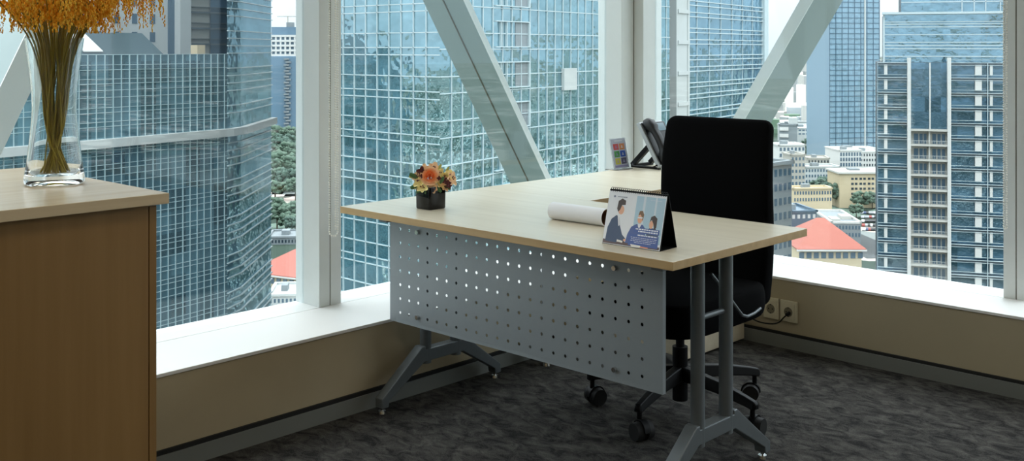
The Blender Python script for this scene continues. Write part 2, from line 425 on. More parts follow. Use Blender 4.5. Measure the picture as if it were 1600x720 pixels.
# ---- dried golden grass in the vase
M['stem'] = pm('dry_stem', (170,150,56), .6, noise=.25, nscale=9)
M['stem2'] = pm('dry_stem_dark', (136,116,40), .6, noise=.25, nscale=9)
M['grain'] = pm('golden_grain', (244,172,22), .7, noise=.3, nscale=60)
M['grain2'] = pm('golden_grain_pale', (255,204,66), .7, noise=.3, nscale=60)
bq = empty('dried_grass_bouquet', (VX, VY, CT+.025))
R_ = random.Random(3)
NST = 64
for i in range(NST):
    a = 2*PI*i/NST*2.618 + R_.uniform(-.2,.2)
    rb = .038*math.sqrt(R_.random()); a0 = a+PI+R_.uniform(-.5,.5)
    rw = .0225*math.sqrt(R_.random()); a1 = a+R_.uniform(-.9,.9)
    rt = .060*math.sqrt(R_.uniform(.05,1)); spread = rt/.060
    zt = .52+R_.uniform(-.03,.12)
    P = lambda r, an, z: Vector((VX+r*math.cos(an), VY+r*math.sin(an), CT+.0245+z))
    p0 = P(rb, a0, 0); p1 = P(rw, a1, .125); p2 = P(rt*.93, a, .325); p3 = P(rt+.075*spread, a, .43); 
    pts = []
    ctrl = [p0, p1, p2, p3]
    for s in range(3):
        q0 = ctrl[max(s-1,0)]; q1 = ctrl[s]; q2 = ctrl[s+1]; q3 = ctrl[min(s+2,3)]
        for k in range(6):
            t = k/6
            pts.append(.5*((2*q1)+(q2-q0)*t+(2*q0-5*q1+4*q2-q3)*t*t+(3*q1-q0-3*q2+q3)*t**3))
    pts.append(p3)
    st = MB().tube(pts, .0017+R_.random()*.0008, 6).build('stem', M['stem'] if i % 3 else M['stem2'], bq, smooth=True)
    # seed head: plume that rises from the stem end, arches outward and sheds drooping tassels
    m = MB()
    top = p3.copy(); out = Vector((math.cos(a), math.sin(a), 0))
    path = []
    hgt = .10+.07*R_.random(); reach = (.03+.10*spread)*R_.uniform(.6,1.2)
    for k in range(9):
        t = k/8; path.append(top + out*reach*t + Vector((0,0, hgt*math.sin(min(t*1.25,1)*PI*.62) - .05*t*t)))
    rr = Matrix.Rotation
    start = pts[-5]
    base = [start.lerp(top, t/5) for t in range(3 if spread < .6 else 1, 5)] + path
    for k, q in enumerate(base):
        wdt = .010 + .010*math.sin(PI*min(1, k/len(base)))
        for _ in range(5):
            g = q + Vector((R_.gauss(0,wdt*.55), R_.gauss(0,wdt*.55), R_.gauss(0,wdt*.8)))
            m.ball(g, R_.uniform(.0022,.0042), 5, 4, sz=1.7, mi=R_.randint(0,1))
    # tassels
    for _ in range(9 if spread > .55 else 4):
        q = base[R_.randint(3, len(base)-1)] + Vector((R_.gauss(0,.012), R_.gauss(0,.012), 0))
        ln = R_.uniform(.05,.13)*(.6+.5*spread); sw = Vector((R_.uniform(-.25,.25), R_.uniform(-.25,.25), 0))+out*.2
        n = int(ln/.0042)
        lim = CT+(.425 if spread < .55 else .375)
        if q.z-ln < lim: ln = max(.02, q.z-lim); n = int(ln/.0042)
        for k in range(n):
            t = k/n; g = q + sw*ln*t*(1-.5*t) + Vector((0,0,-ln*t))
            sp = .0045*(1-t*.75)
            m.ball(g+Vector((R_.gauss(0,sp), R_.gauss(0,sp), 0)), R_.uniform(.0020,.0036)*(1-.4*t), 5, 3, sz=1.5, mi=R_.randint(0,1))
    h = m.build('seed_head', [M['grain'], M['grain2']], recalc=False, smooth='all')
    h.parent = st; h.matrix_parent_inverse = Matrix()
    h['label'] = 'golden drooping seed head'
tag(bq, 'dried golden grass with drooping seed heads in the glass vase', 'dried flowers')

# ================================================================= DESK
DX0, DX1, DY0, DY1, DZ = -3.211, -1.704, 2.406, 3.159, .74
dk = empty('desk', (-2.45, 2.78, 0))
M['edge'] = wood('maple_edge_shaded', (184,152,104), (200,168,120), 'x', .45)  # same maple as the top; less window light on the sides put into colour
def board(name, x0, x1, y0, y1):
    m = MB().box(x0, x1, y0, y1, DZ-.025, DZ); m.m = [0,0,1,1,1,1]; return m.build(name, [M['desk'], M['edge']], dk, bevel=.0015)
board('desktop', DX0, DX1, DY0, DY1)
board('return_top', DX0, -2.626, DY1+.0008, 4.40)
def leg(x, name='leg_frame'):
    m = MB()
    for y in (2.666, 2.820): m.cyl((x, y, .140), (x, y, DZ-.045), .0215, n=24)
    m.box(x-.02, x+.02, 2.46, 3.02, DZ-.045, DZ-.026)
    L_ = m.build(name, M['steel'], dk, smooth=True)
    m = MB(); m.cyl((x, 2.68, .520), (x, 2.806, .520), .009, n=14)
    o = m.build('crossbar', M['steel'], smooth=True); o.parent = L_; o.matrix_parent_inverse = Matrix()
    poly = [(2.440,.022),(2.440,.056),(2.632,.208),(2.650,.208),(2.650,.196),(2.836,.196),(2.836,.208),(2.854,.208),(3.052,.056),(3.052,.022),(3.022,.022),(3.018,.044),(2.842,.150),(2.644,.150),(2.474,.044),(2.470,.022)]
    m = MB(); m.prism(poly, x-.021, x+.021, 'x')
    o = m.build('foot_bar', M['steel'], bevel=.003); o.parent = L_; o.matrix_parent_inverse = Matrix()
    for y in (2.455, 3.037):
        m = MB(); m.cyl((x, y, 0.0), (x, y, .010), .016, .014, n=16); m.cyl((x, y, .010), (x, y, .024), .006, n=10)
        o = m.build('levelling_foot', M['chrome'], smooth=True); o.parent = L_; o.matrix_parent_inverse = Matrix()
    # angle that ties the panel to the top bar
    m = MB().box(x-.012, x+.012, 2.502, 2.50+.16, DZ-.040, DZ-.027)
    o = m.build('panel_bracket', M['steel']); o.parent = L_; o.matrix_parent_inverse = Matrix()
    return L_
leg(-1.798); leg(-3.025)
# leg of the return
m = MB(); m.cyl((-2.98, 3.30, .03), (-2.98, 3.30, DZ-.026), .0215, n=20)
m.box(-3.0,-2.96, 3.2, 4.0, DZ-.045, DZ-.026)
L3 = m.build('return_leg', M['steel'], dk, smooth=True)
m = MB().cyl((-2.98, 3.30, 0), (-2.98, 3.30, .012), .018, .015, n=14).cyl((-2.98,3.30,.012),(-2.98,3.30,.032),.006,n=8)
o = m.build('levelling_foot', M['chrome'], smooth=True); o.parent = L3; o.matrix_parent_inverse = Matrix()
# perforated modesty panel with real holes
def perforated():
    m = MB(); PX0, PX1, PZ0, PZ1, Y = -3.033, -1.806, .330, .7145, 2.50
    cols = [-1.880-.0498*i for i in range(23)][::-1]; rows = [.367+.0507*j for j in range(7)]
    sx, sz = .0498, .0507
    gx0, gx1 = cols[0]-sx/2, cols[-1]+sx/2; gz0, gz1 = rows[0]-sz/2, rows[-1]+sz/2
    bm = bmesh.new(); n = 12; r = .0056; cache = {}
    def V(x, z):
        k = (round(x,5), round(z,5))
        if k not in cache: cache[k] = bm.verts.new((x, Y, z))
        return cache[k]
    for cx in cols:
        for cz in rows:
            outer = []
            for k in range(n):
                t = 2*PI*k/n; dx, dz = math.cos(t), math.sin(t)
                q = max(abs(dx), abs(dz)); ox, oz = dx/q, dz/q
                if abs(abs(ox)-1) < 1e-6: pass
                outer.append((cx+ox*sx/2, cz+oz*sz/2))
            corners = {(1,1),(-1,1),(-1,-1),(1,-1)}
            inner = [V(cx+r*math.cos(2*PI*k/n), cz+r*math.sin(2*PI*k/n)) for k in range(n)]
            ov = [V(*p) for p in outer]
            for k in range(n):
                k2 = (k+1) % n; t0 = 2*PI*k/n; t1 = t0+2*PI/n
                cr = None
                for q, an in enumerate((PI/4, 3*PI/4, 5*PI/4, 7*PI/4)):
                    if t0+1e-6 < an < t1-1e-6:
                        cr = V(cx+sx/2*(1 if q in (0,3) else -1), cz+sz/2*(1 if q in (0,1) else -1))
                vs = [inner[k], ov[k]] + ([cr] if cr else []) + [ov[k2], inner[k2]]
                bm.faces.new(vs)
    def quad(x0,x1,z0,z1): bm.faces.new([bm.verts.new((x,Y,z)) for x,z in ((x0,z0),(x1,z0),(x1,z1),(x0,z1))])
    quad(PX0, gx0, PZ0, PZ1); quad(gx1, PX1, PZ0, PZ1); quad(gx0, gx1, PZ0, gz0); quad(gx0, gx1, gz1, PZ1)
    # folded returns along the edges
    for (a, b) in (((PX0,PZ0),(PX1,PZ0)), ((PX1,PZ0),(PX1,PZ1)), ((PX0,PZ0),(PX0,PZ1))):
        bm.faces.new([bm.verts.new(p) for p in ((a[0],Y,a[1]),(b[0],Y,b[1]),(b[0],Y+.014,b[1]),(a[0],Y+.014,a[1]))])
    bmesh.ops.remove_doubles(bm, verts=bm.verts, dist=1e-5)
    bmesh.ops.recalc_face_normals(bm, faces=bm.faces)
    me = bpy.data.meshes.new('modesty_panel'); bm.to_mesh(me); bm.free(); me.materials.append(M['panel'])
    o = bpy.data.objects.new('modesty_panel', me); col.objects.link(o); o.parent = dk
    o.matrix_parent_inverse = Matrix.Translation(dk.location).inverted()
    s = o.modifiers.new('solid', 'SOLIDIFY'); s.thickness = .0014; s.offset = 0
    return o
mp_ = perforated(); mp_['label'] = 'grey perforated metal panel'
for (x, z) in ((-1.980,.671),(-1.980,.367),(-2.876,.671),(-2.876,.367)):
    m = MB().cyl((x, 2.4995, z), (x, 2.490, z), .0085, .0075, n=18)
    o = m.build('panel_screw', M['chrome'], smooth=True); o.parent = mp_; o.matrix_parent_inverse = Matrix()
tag(dk, 'L-shaped light maple office desk with perforated grey metal front panel', 'desk')

# ================================================================= DRAWER PEDESTAL
pd = empty('drawer_pedestal', (-2.80, 3.97, 0))
MB().box(-3.0, -2.58, 3.72, 4.20, .01, .57).build('carcass', M['desk'], pd, bevel=.002)
for k, (z0, z1) in enumerate(((.03,.19),(.20,.36),(.37,.55))):
    d = MB().box(-2.995, -2.585, 3.702, 3.719, z0, z1).build('drawer', M['desk'], pd, bevel=.002)
    o = MB().tube([(-2.86,3.702,z1-.05),(-2.86,3.68,z1-.05),(-2.72,3.68,z1-.05),(-2.72,3.702,z1-.05)], .004).build('handle', M['chrome'], smooth=True)
    o.parent = d; o.matrix_parent_inverse = Matrix()
tag(pd, 'light maple drawer pedestal tucked under the desk behind the black chair', 'drawer unit')

# ================================================================= OFFICE CHAIR
HX, HY = -2.245, 3.215
ch = empty('office_chair', (HX, HY, 0))
def sup(cx, cy, z, w, d, e=4.5, n=40):
    r = []
    for k in range(n):
        t = 2*PI*k/n; a, b = math.cos(t), math.sin(t)
        r.append((cx+.5*w*math.copysign(abs(a)**(2/e), a), cy+.5*d*math.copysign(abs(b)**(2/e), b), z))
    return r
rings = []
BR, BZ0, BZ1 = .036, .388, 1.065
zl = [BZ0+BR*(1-math.cos(PI/2*q/6)) for q in range(7)] + [BZ0+BR+(BZ1-BZ0-2*BR)*q/22 for q in range(1,22)] + [BZ1-BR*(1-math.sin(PI/2*q/6)) for q in range(7)]
for z in zl:
    t = (z-BZ0)/(BZ1-BZ0); dz = max(0, BZ0+BR-z, z-(BZ1-BR))/BR; k = math.sqrt(max(0, 1-dz*dz))
    wdt = .470+.008*math.sin(PI*min(1, t*1.15))-.014*max(0, t-.8)/.2 - 2*BR*(1-k)
    th_ = (.085-.03*t)*(.22+.78*k)
    rings.append(sup(-2.229, 3.395+.055*t+.012*math.sin(PI*2*t), z, wdt, th_, 6))
bk = MB().loft(rings).build('backrest', M['black_fabric'], ch, smooth=True)
rings = []
for q in range(17):
    a = PI*q/16; k = math.sin(a)**.5 if 0 < q < 16 else 0
    rings.append(sup(-2.195, 3.115, .431-.055*math.cos(a), .485-.05*(1-k), .585-.05*(1-k), 5))
MB().loft(rings).build('seat', M['black_fabric'], ch, smooth=True)
MB().box(HX-.09, HX+.09, HY-.12, HY+.12, .345, .40).build('seat_mechanism', M['black_plastic'], ch, bevel=.012)
m = MB().cyl((HX,HY,.045), (HX,HY,.24), .028, n=24).cyl((HX,HY,.24), (HX,HY,.36), .016, n=20)
MB_ = m.build('gas_lift', M['black_plastic'], ch, smooth=True)
for k, ang in enumerate((-80, -6, 66, 138, 210)):
    a = math.radians(ang); dx, dy = math.cos(a), math.sin(a); R0 = .325
    # arm: tapered beam that drops toward the caster
    rings = []
    for t in (0, .15, .5, .85, .97, 1.0):
        r = .02 + (R0-.0)*t; w_ = .052-.020*t; h = .050-.022*t; zc = .145-.040*t*t
        if t == 1.0: h *= .6; w_ *= .7
        cx, cy = HX+dx*r, HY+dy*r
        rings.append([(cx-dy*w_/2, cy+dx*w_/2, zc-h/2), (cx+dy*w_/2, cy-dx*w_/2, zc-h/2), (cx+dy*w_*.32, cy-dx*w_*.32, zc+h/2), (cx-dy*w_*.32, cy+dx*w_*.32, zc+h/2)])
    arm = MB().loft(rings).build('base_arm', M['black_plastic'], ch, bevel=.004)
    cx, cy = HX+dx*R0, HY+dy*R0
    sw = a + 1.1 + .7*k; ux, uy = math.cos(sw), math.sin(sw); nx, ny = -uy, ux
    wx, wy = cx+ux*.014, cy+uy*.014
    m = MB().cyl((cx,cy,.045), (cx,cy,.095), .009, n=12)
    pts = [(cx+ux*q*.036+ux*.006, cy+uy*q*.036+uy*.006) for q in (-1,1)]
    # hood over the two wheels
    hood = []
    for j in range(9):
        t = PI*j/8; hood.append((math.cos(t)*.037, .034+math.sin(t)*.037))
    hood = hood + [(-.032,.034)] + [(math.cos(PI-t*PI/8)*.032, .034+math.sin(t*PI/8)*.032) for t in range(1,8)] + [(.032,.034)]
    vs = []; n = len(hood)
    for w_ in (-.012, .012):
        for (q, z) in hood: vs.append((wx+ux*q+nx*w_, wy+uy*q+ny*w_, z))
    m.add(vs, [list(range(n))[::-1], list(range(n,2*n))]+[(i,(i+1)%n,n+(i+1)%n,n+i) for i in range(n)])
    cs = m.build('caster', M['black_plastic'], smooth=True); cs.parent = arm; cs.matrix_parent_inverse = Matrix()
    m = MB()
    for sgn in (-1, 1):
        m.cyl((wx+nx*sgn*.008, wy+ny*sgn*.008, .0325), (wx+nx*sgn*.034, wy+ny*sgn*.034, .0325), .0325, .0295, n=24)
    m.cyl((wx-nx*.01, wy-ny*.01, .0325), (wx+nx*.01, wy+ny*.01, .0325), .006, n=8)
    wh = m.build('caster_wheels', M['black_rubber'], smooth=True); wh.parent = arm; wh.matrix_parent_inverse = Matrix()
# bent chrome bar at the side of the seat
pts = [(-1.950,2.97,.585),(-1.945,3.04,.520),(-1.940,3.12,.440),(-1.940,3.145,.418),(-1.942,3.18,.407),(-1.945,3.23,.408),(-1.950,3.28,.416)]
MB().tube(pts, .0055, 10).build('side_bar', M['steel'], ch, smooth=True)
tag(ch, 'black high-back swivel office chair pushed in at the desk', 'office chair')

# ================================================================= THINGS ON THE DESK
# paper roll
m = MB(); ya, za = 2.738, DZ+.0295
def cylx(m, x0, x1, r0, r1, y, z, n=36, mi=0):
    vs = []
    for x in (x0, x1):
        for r in (r0, r1):
            for k in range(n):
                t = 2*PI*k/n; vs.append((x, y+r*math.cos(t), z+r*math.sin(t)))
    fs = []
    for k in range(n):
        k2 = (k+1)%n
        fs += [(n+k, n+k2, 3*n+k2, 3*n+k), (k, 2*n+k, 2*n+k2, k2), (k, k2, n+k2, n+k), (2*n+k, 3*n+k, 3*n+k2, 2*n+k2)]
    m.add(vs, fs, mi)
pr_ = empty('paper_roll', (-2.30, ya, DZ))
cylx(m, -2.440, -2.207, .0272, .0290, 0, 0); 
o = m.build('rolled_sheet', M['white'], pr_, smooth=True); o.matrix_parent_inverse = Matrix.Translation((0,0,0)); 
m2 = MB(); cylx(m2, -2.439, -2.209, .0245, .0270, 0, 0)
o2 = m2.build('cardboard_core', M['tubein'], pr_, smooth=True)
for q in (o, o2): q.matrix_parent_inverse = Matrix(); q.location = (2.30, 0, .0293)
pr_.rotation_euler = (0,0,.02)
tag(pr_, 'white roll of paper lying on the desk beside the calendar', 'paper roll')

# desk calendar
ca = empty('desk_calendar', (-1.925, 2.545, DZ)); ca.rotation_euler = (0,0,.045)
def cal(name, m, mat, **k):
    o = m.build(name, mat, ca, **k); o.matrix_parent_inverse = Matrix(); return o
CW, CB, CHH = .104, .045, .158   # half width, half depth, height
tilt = math.atan2(CB-.004, CHH)
def onpage(u, w, off=0):   # u across (-1..1), w up (0..1) on the sloping front board
    y = -CB-.0010+(CB-.0032)*w; z = .0015+CHH*w
    return Vector((u*CW, y-off*math.cos(tilt), z+off*math.sin(tilt)))
m = MB()
for sgn in (-1, 1):
    a = [(-CW, sgn*CB, 0), (CW, sgn*CB, 0), (CW, sgn*.003, CHH+.002), (-CW, sgn*.003, CHH+.002)]
    b_ = [(x, y-sgn*.0022, z) for x, y, z in a]
    m.add(a+b_, [(0,1,2,3),(7,6,5,4),(0,4,5,1),(1,5,6,2),(2,6,7,3),(3,7,4,0)])
m.box(-CW, CW, -CB+.002, CB-.002, 0, .0015)
cal('stand', m, M['black_plastic'])
M['cal_page'] = pm('calendar_page', (246,249,255), .45)
m = MB(); p = [onpage(-.99,.0,.0008), onpage(.99,.0,.0008), onpage(.99,.975,.0008), onpage(-.99,.975,.0008)]
q = [onpage(-.99,.0,.0), onpage(.99,.0,.0), onpage(.99,.975,0), onpage(-.99,.975,0)]
m.add(p+q, [(0,1,2,3),(7,6,5,4),(0,4,5,1),(1,5,6,2),(2,6,7,3),(3,7,4,0)])
# printed picture: flat inks on the page
inks = {'pale': (226,238,250), 'glass': (190,220,238), 'suit': (78,94,124), 'suit2': (92,112,172), 'hair': (84,70,64), 'skin': (246,190,158), 'box': (84,108,176), 'line': (240,244,255), 'shirt': (250,250,255), 'paper': (255,252,246), 'desk': (112,94,92), 'logo': (140,150,172), 'hair2': (146,114,84), 'red': (236,150,116)}
mats = [M['cal_page']] + [pm('ink_'+k, v, .45) for k, v in inks.items()]
ix = {k: i+1 for i, k in enumerate(inks)}
layer = [0]
def ink(poly, name):
    layer[0] += 1
    off = .0009+.00002*layer[0]
    m.add([onpage(u*2-1, w, off) for u, w in poly], [list(range(len(poly)))], ix[name])
def oval(cu, cw_, ru, rw, name, n=16, rot=0):
    ink([(cu+ru*math.cos(2*PI*k/n)*math.cos(rot)-rw*math.sin(2*PI*k/n)*math.sin(rot), cw_+ru*math.cos(2*PI*k/n)*math.sin(rot)*1.3+rw*math.sin(2*PI*k/n)*math.cos(rot)) for k in range(n)], name)
ink([(.50,.12),(.985,.10),(.985,.93),(.50,.93)], 'glass')
ink([(.62,.12),(.66,.12),(.66,.93),(.62,.93)], 'pale')
ink([(.82,.12),(.85,.12),(.85,.93),(.82,.93)], 'pale')
ink([(0.01,0.01),(.985,0.01),(.985,.06),(.01,.08)], 'desk')
# standing man, left
ink([(.05,.05),(.06,.30),(.11,.46),(.19,.54),(.24,.50),(.27,.36),(.33,.20),(.40,.13),(.38,.07),(.26,.10),(.24,.04)], 'suit')
ink([(.205,.54),(.235,.52),(.265,.36),(.245,.34)], 'shirt')
oval(.255,.64,.052,.085,'skin'); ink([(.18,.66),(.19,.80),(.25,.85),(.315,.82),(.32,.74),(.26,.73),(.235,.64),(.205,.60)], 'hair')
oval(.39,.105,.03,.022,'skin')
# seated man
ink([(.40,.06),(.42,.22),(.47,.36),(.55,.42),(.66,.42),(.72,.34),(.73,.05)], 'suit2')
ink([(.57,.43),(.60,.32),(.64,.43)], 'shirt')
oval(.60,.52,.042,.085,'skin'); ink([(.565,.58),(.58,.66),(.63,.67),(.66,.60),(.65,.47),(.63,.55),(.60,.60)], 'hair2')
ink([(.56,.55),(.64,.555),(.64,.53),(.56,.525)], 'shirt')
# seated woman
ink([(.73,.05),(.74,.30),(.78,.38),(.88,.38),(.94,.30),(.95,.05)], 'suit')
oval(.80,.44,.034,.075,'skin'); ink([(.77,.48),(.785,.58),(.84,.61),(.89,.56),(.89,.40),(.86,.34),(.835,.46),(.80,.53)], 'hair')
# text block
ink([(.455,.03),(.955,.03),(.955,.24),(.455,.24)], 'box'); ink([(.52,.265),(.955,.265),(.955,.36),(.52,.36)], 'box')
for k, (a, b, y) in enumerate(((.55,.93,.325),(.60,.93,.285),(.60,.93,.215),(.49,.93,.175),(.50,.92,.145),(.49,.92,.115),(.56,.84,.085))):
    h = .022 if k < 3 else .008
    x = a; R3 = random.Random(k)
    while x < b:
        l = R3.uniform(.02,.05); ink([(x,y),(min(b,x+l),y),(min(b,x+l),y+h),(x,y+h)], 'line'); x += l+.008
ink([(.26,.06),(.36,.05),(.36,.085),(.26,.10)], 'paper'); ink([(.52,.01),(.72,.01),(.66,.045),(.50,.05)], 'paper'); ink([(.66,.01),(.80,.01),(.80,.03),(.68,.035)], 'red')
# small logo and name
oval(.115,.875,.018,.022,'logo',10); x = .17
R3 = random.Random(5)
while x < .33: l = .012; ink([(x,.868),(x+l,.868),(x+l,.886),(x,.886)], 'logo'); x += l+.005
x = .74
while x < .93: l = .008; ink([(x,.868),(x+l,.868),(x+l,.878),(x,.878)], 'line'); x += l+.007
cal('picture_page', m, mats, recalc=False)['label'] = 'printed picture of three people in suits shaking hands'
# rings
m = MB()
nr = 27
for i in range(nr):
    x = -CW*.94 + 2*CW*.94*i/(nr-1)
    pts = [(x, .0075*math.cos(t), CHH+.0005+.0075*math.sin(t)) for t in [2*PI*k/10 for k in range(11)]]
    m.tube(pts, .0009, 5)
cal('ring_binding', m, M['black_plastic'], smooth=True)
tag(ca, 'desk calendar with a black stand and a photo of people in suits', 'calendar')

# flower pot
px0, px1, py0, py1 = -2.968, -2.886, 2.564, 2.646
fp = MB(); rt = []
def rr(x0,x1,y0,y1,rad,z,n=5):
    o = []
    for (cx, cy, a0) in ((x1-rad,y1-rad,0),(x0+rad,y1-rad,PI/2),(x0+rad,y0+rad,PI),(x1-rad,y0+rad,1.5*PI)):
        for k in range(n): a = a0+PI/2*k/(n-1); o.append((cx+rad*math.cos(a), cy+rad*math.sin(a), z))
    return o
g = .0035
fp.loft([rr(px0+g,px1-g,py0+g,py1-g,.006,DZ+.0003), rr(px0+.001,px1-.001,py0+.001,py1-.001,.008,DZ+.004), rr(px0,px1,py0,py1,.008,DZ+.080), rr(px0+.001,px1-.001,py0+.001,py1-.001,.008,DZ+.083),
         rr(px0+.005,px1-.005,py0+.005,py1-.005,.006,DZ+.083), rr(px0+.005,px1-.005,py0+.005,py1-.005,.006,DZ+.068)])
fpo = fp.build('flower_pot', M['potm'], smooth=True)
tag(fpo, 'glossy black square flower pot on the desk', 'flower pot')
# arrangement
M['rose'] = pm('rose_petal', (255,138,70), .55, noise=.12, nscale=40)
M['rose_mid'] = pm('rose_mid_petal', (255,172,108), .55, noise=.1, nscale=40)
M['rose_out'] = pm('rose_outer_petal', (255,190,140), .55, noise=.1, nscale=40)
M['peach'] = pm('peach_petal', (255,214,170), .55, noise=.12, nscale=60)
M['yellow'] = pm('yellow_petal', (250,232,160), .55, noise=.2, nscale=90)
M['berry'] = pm('dark_red_petal', (92,28,30), .4)
M['leafm'] = pm('leaf_green', (70,108,62), .45, noise=.2, nscale=60)
M['leafy'] = pm('leaf_yellow_green', (190,188,110), .5, noise=.2, nscale=60)
for k in ('rose','rose_out','peach','yellow'):
    p = M[k].node_tree.nodes['Principled BSDF']; p.inputs['Subsurface Weight'].default_value = .2; p.inputs['Subsurface Scale'].default_value = .008; p.inputs['Subsurface Radius'].default_value = (1,.6,.4)
fa = empty('flower_arrangement', (-2.927, 2.605, DZ+.07))
def camdir(u=.0):  # horizontal direction to the camera from the pot
    d = Vector((0-(-2.927), 0-2.605, 0)).normalized(); return d
CD = camdir(); CR = Vector((-CD.y, CD.x, 0))   # CR points to image right? fixed below
if CR.dot(Vector((c_, s_, 0))) < 0: CR = -CR
UP = Vector((0,0,1))
FC = Vector((-2.927, 2.605, DZ+.085))
def petal(m, base, axis, side, length, width, curl, mi=0, n=5, k=5, cup=.25):
    "curved petal: starts at base, goes along axis, curls toward its back; cupped across"
    nrm = axis.cross(side).normalized(); vs = []
    for i in range(n+1):
        t = i/n; w_ = width*math.sin(PI*(.08+.80*t))**.7
        p = base + axis*length*t + nrm*curl*length*t*t
        for j in range(k+1):
            q = j/k*2-1
            vs.append(tuple(p + side*w_*.5*q + nrm*cup*w_*(q*q-.3)))
    fs = []
    for i in range(n):
        for j in range(k):
            a = i*(k+1)+j; fs.append((a, a+1, a+k+2, a+k+1))
    m.add(vs, fs, mi)
# rose facing the viewer's side: petals as nested cups
def rose(center, ax, R, mat, name='rose'):
    m = MB(); ax = ax.normalized(); a1 = ax.orthogonal().normalized(); a2 = ax.cross(a1)
    lay = 0
    for (n, rb, rtop, h, w_) in ((3,.06,.10,.62,.34),(4,.10,.20,.66,.42),(5,.16,.33,.66,.52),(5,.24,.50,.60,.66),(6,.30,.70,.50,.74),(7,.34,.95,.34,.80)):
        lay += 1
        for i in range(n):
            a = 2*PI*i/n + lay*1.1
            vs = []; nn, kk = 5, 6
            for s in range(nn+1):
                t = s/nn
                for j in range(kk+1):
                    q = j/kk*2-1
                    aa = a + q*(PI/n)*1.25
                    edge = 1-.16*q*q*t
                    rad = (rb+(rtop-rb)*t**1.4 + .07*max(0,t-.75)/.25)*R*(1+.04*q)
                    hh = (-.35+ (h+.35)*t*edge - (.06 if lay > 3 else .02)*(t**6))*R
                    vs.append(tuple(center + (a1*math.cos(aa)+a2*math.sin(aa))*rad + ax*hh))
            fs = [(s*(kk+1)+j, s*(kk+1)+j+1, (s+1)*(kk+1)+j+1, (s+1)*(kk+1)+j) for s in range(nn) for j in range(kk)]
            m.add(vs, fs, (0,2,0,2,1,3)[lay-1])
    o = m.build(name, [mat, M['rose_out'], M['rose_mid'], M['peach']], fa, smooth='all', recalc=False); return o
def at(r, u, d=0): return FC + CR*r + UP*u + CD*d
rose(at(-.004,.034,.022), CD*.9+UP*.42+CR*.02, .036, M['rose'])['label'] = 'orange open rose'
def bloom(pos, ax, R, mi_mat, name, n=6, centre=True, cup=.9):
    m = MB(); ax = ax.normalized(); a1 = ax.orthogonal().normalized(); a2 = ax.cross(a1)
    for i in range(n):
        a = 2*PI*i/n+R*40; d = a1*math.cos(a)+a2*math.sin(a)
        axis = (d + ax*cup).normalized(); side = ax.cross(d).normalized()
        petal(m, pos, axis, side, R*(1 if i % 2 else .85), R*.75, -.30)
    if centre:
        for _ in range(5):
            dd = ax*R*.6 + (a1*random.uniform(-1,1)+a2*random.uniform(-1,1))*R*.22
            m.ball(tuple(pos+dd), R*.09, 6, 4, mi=1)
    return m.build(name, [mi_mat, M['berry']], fa, smooth='all', recalc=False)
Rb = random.Random(9)
for (r, u, d, R, mt, nm) in (
    (-.040,.020,.020,.026,'yellow','lily'), (-.046,.040,.008,.024,'peach','lily'), (-.028,.002,.038,.024,'yellow','lily'),
    (-.020,.060,.005,.026,'peach','lily'), (.010,.064,.000,.028,'peach','lily'), (.030,.048,.010,.024,'yellow','lily'),
    (.030,.012,.030,.022,'yellow','lily'), (.048,.036,.012,.022,'yellow','lily'), (.060,.020,.018,.024,'peach','lily'),
    (.074,.030,.010,.030,'peach','lily'), (.066,.046,.004,.022,'yellow','lily'), (-.052,.006,.010,.020,'yellow','lily'), (.008,-.002,.040,.020,'peach','lily'), (.052,.002,.024,.020,'peach','lily')):
    ax = CD*.6 + UP*.45 + CR*(r*12) + Vector((Rb.uniform(-.2,.2), Rb.uniform(-.2,.2), Rb.uniform(-.2,.2)))
    bloom(at(r*.93, u-.008, d-.006), ax, R*1.05, M[mt], nm)['label'] = ('peach' if mt == 'peach' else 'pale yellow')+' small bloom'
for (r, u, d, R) in ((-.034,.054,.020,.020), (.050,.022,.034,.012), (.062,.012,.034,.013), (.068,.000,.030,.010), (-.036,.036,.030,.010), (.030,.030,.036,.009)):
    m = MB(); pos = at(r, u, d)
    for i in range(4):
        a = 2*PI*i/4+r*50; dd = (CR*math.cos(a)+UP*math.sin(a)); petal(m, pos, (dd+CD*.5).normalized(), CD.cross(dd).normalized(), R, R*.8, -.2)
    m.ball(tuple(pos), R*.35, 8, 6)
    m.build('dark_blossom', M['berry'], fa, smooth='all', recalc=False)['label'] = 'dark red blossom'
for (r, u, d, dr, du, ln, mt) in ((-.045,.028,.01,-1,.45,.036,'leafm'), (-.040,.004,.012,-1,-.35,.036,'leafm'), (.020,-.002,.036,.5,-.5,.026,'leafm'), (.034,.010,.036,.3,.6,.028,'leafm'), (.030,.058,.00,.4,1,.020,'leafy'), (-.012,-.004,.040,-.3,-.9,.024,'leafm'), (.056,.052,0,.6,.8,.018,'leafy'), (-.050,.030,.0,-.9,.1,.03,'leafy'), (.05,.0,.02,.8,-.5,.026,'leafm'), (-.03,-.002,.03,-.6,-.6,.03,'leafm')):
    m = MB(); ax = (CR*dr+UP*du+CD*.2).normalized()
    petal(m, at(r,u,d), ax, ax.cross(CD).normalized(), ln, ln*.5, .15)
    m.build('leaf', M[mt], fa, smooth='all', recalc=False)
m = MB()
for k in range(14):
    a = Rb.uniform(0, 2*PI); q = Rb.uniform(0,.02)
    m.tube([(FC.x+q*math.cos(a), FC.y+q*math.sin(a), DZ+.05), (FC.x+q*1.5*math.cos(a), FC.y+q*1.5*math.sin(a), DZ+.11)], .0022, 6)
m.build('stalks', M['leafm'], fa, smooth=True)
m = MB().box(px0+.006,px1-.006,py0+.006,py1-.006,DZ+.045,DZ+.076); m.build('floral_foam', M['leafm'], fa)
tag(fa, 'small bouquet with an orange rose and peach blooms in the black pot', 'flowers')

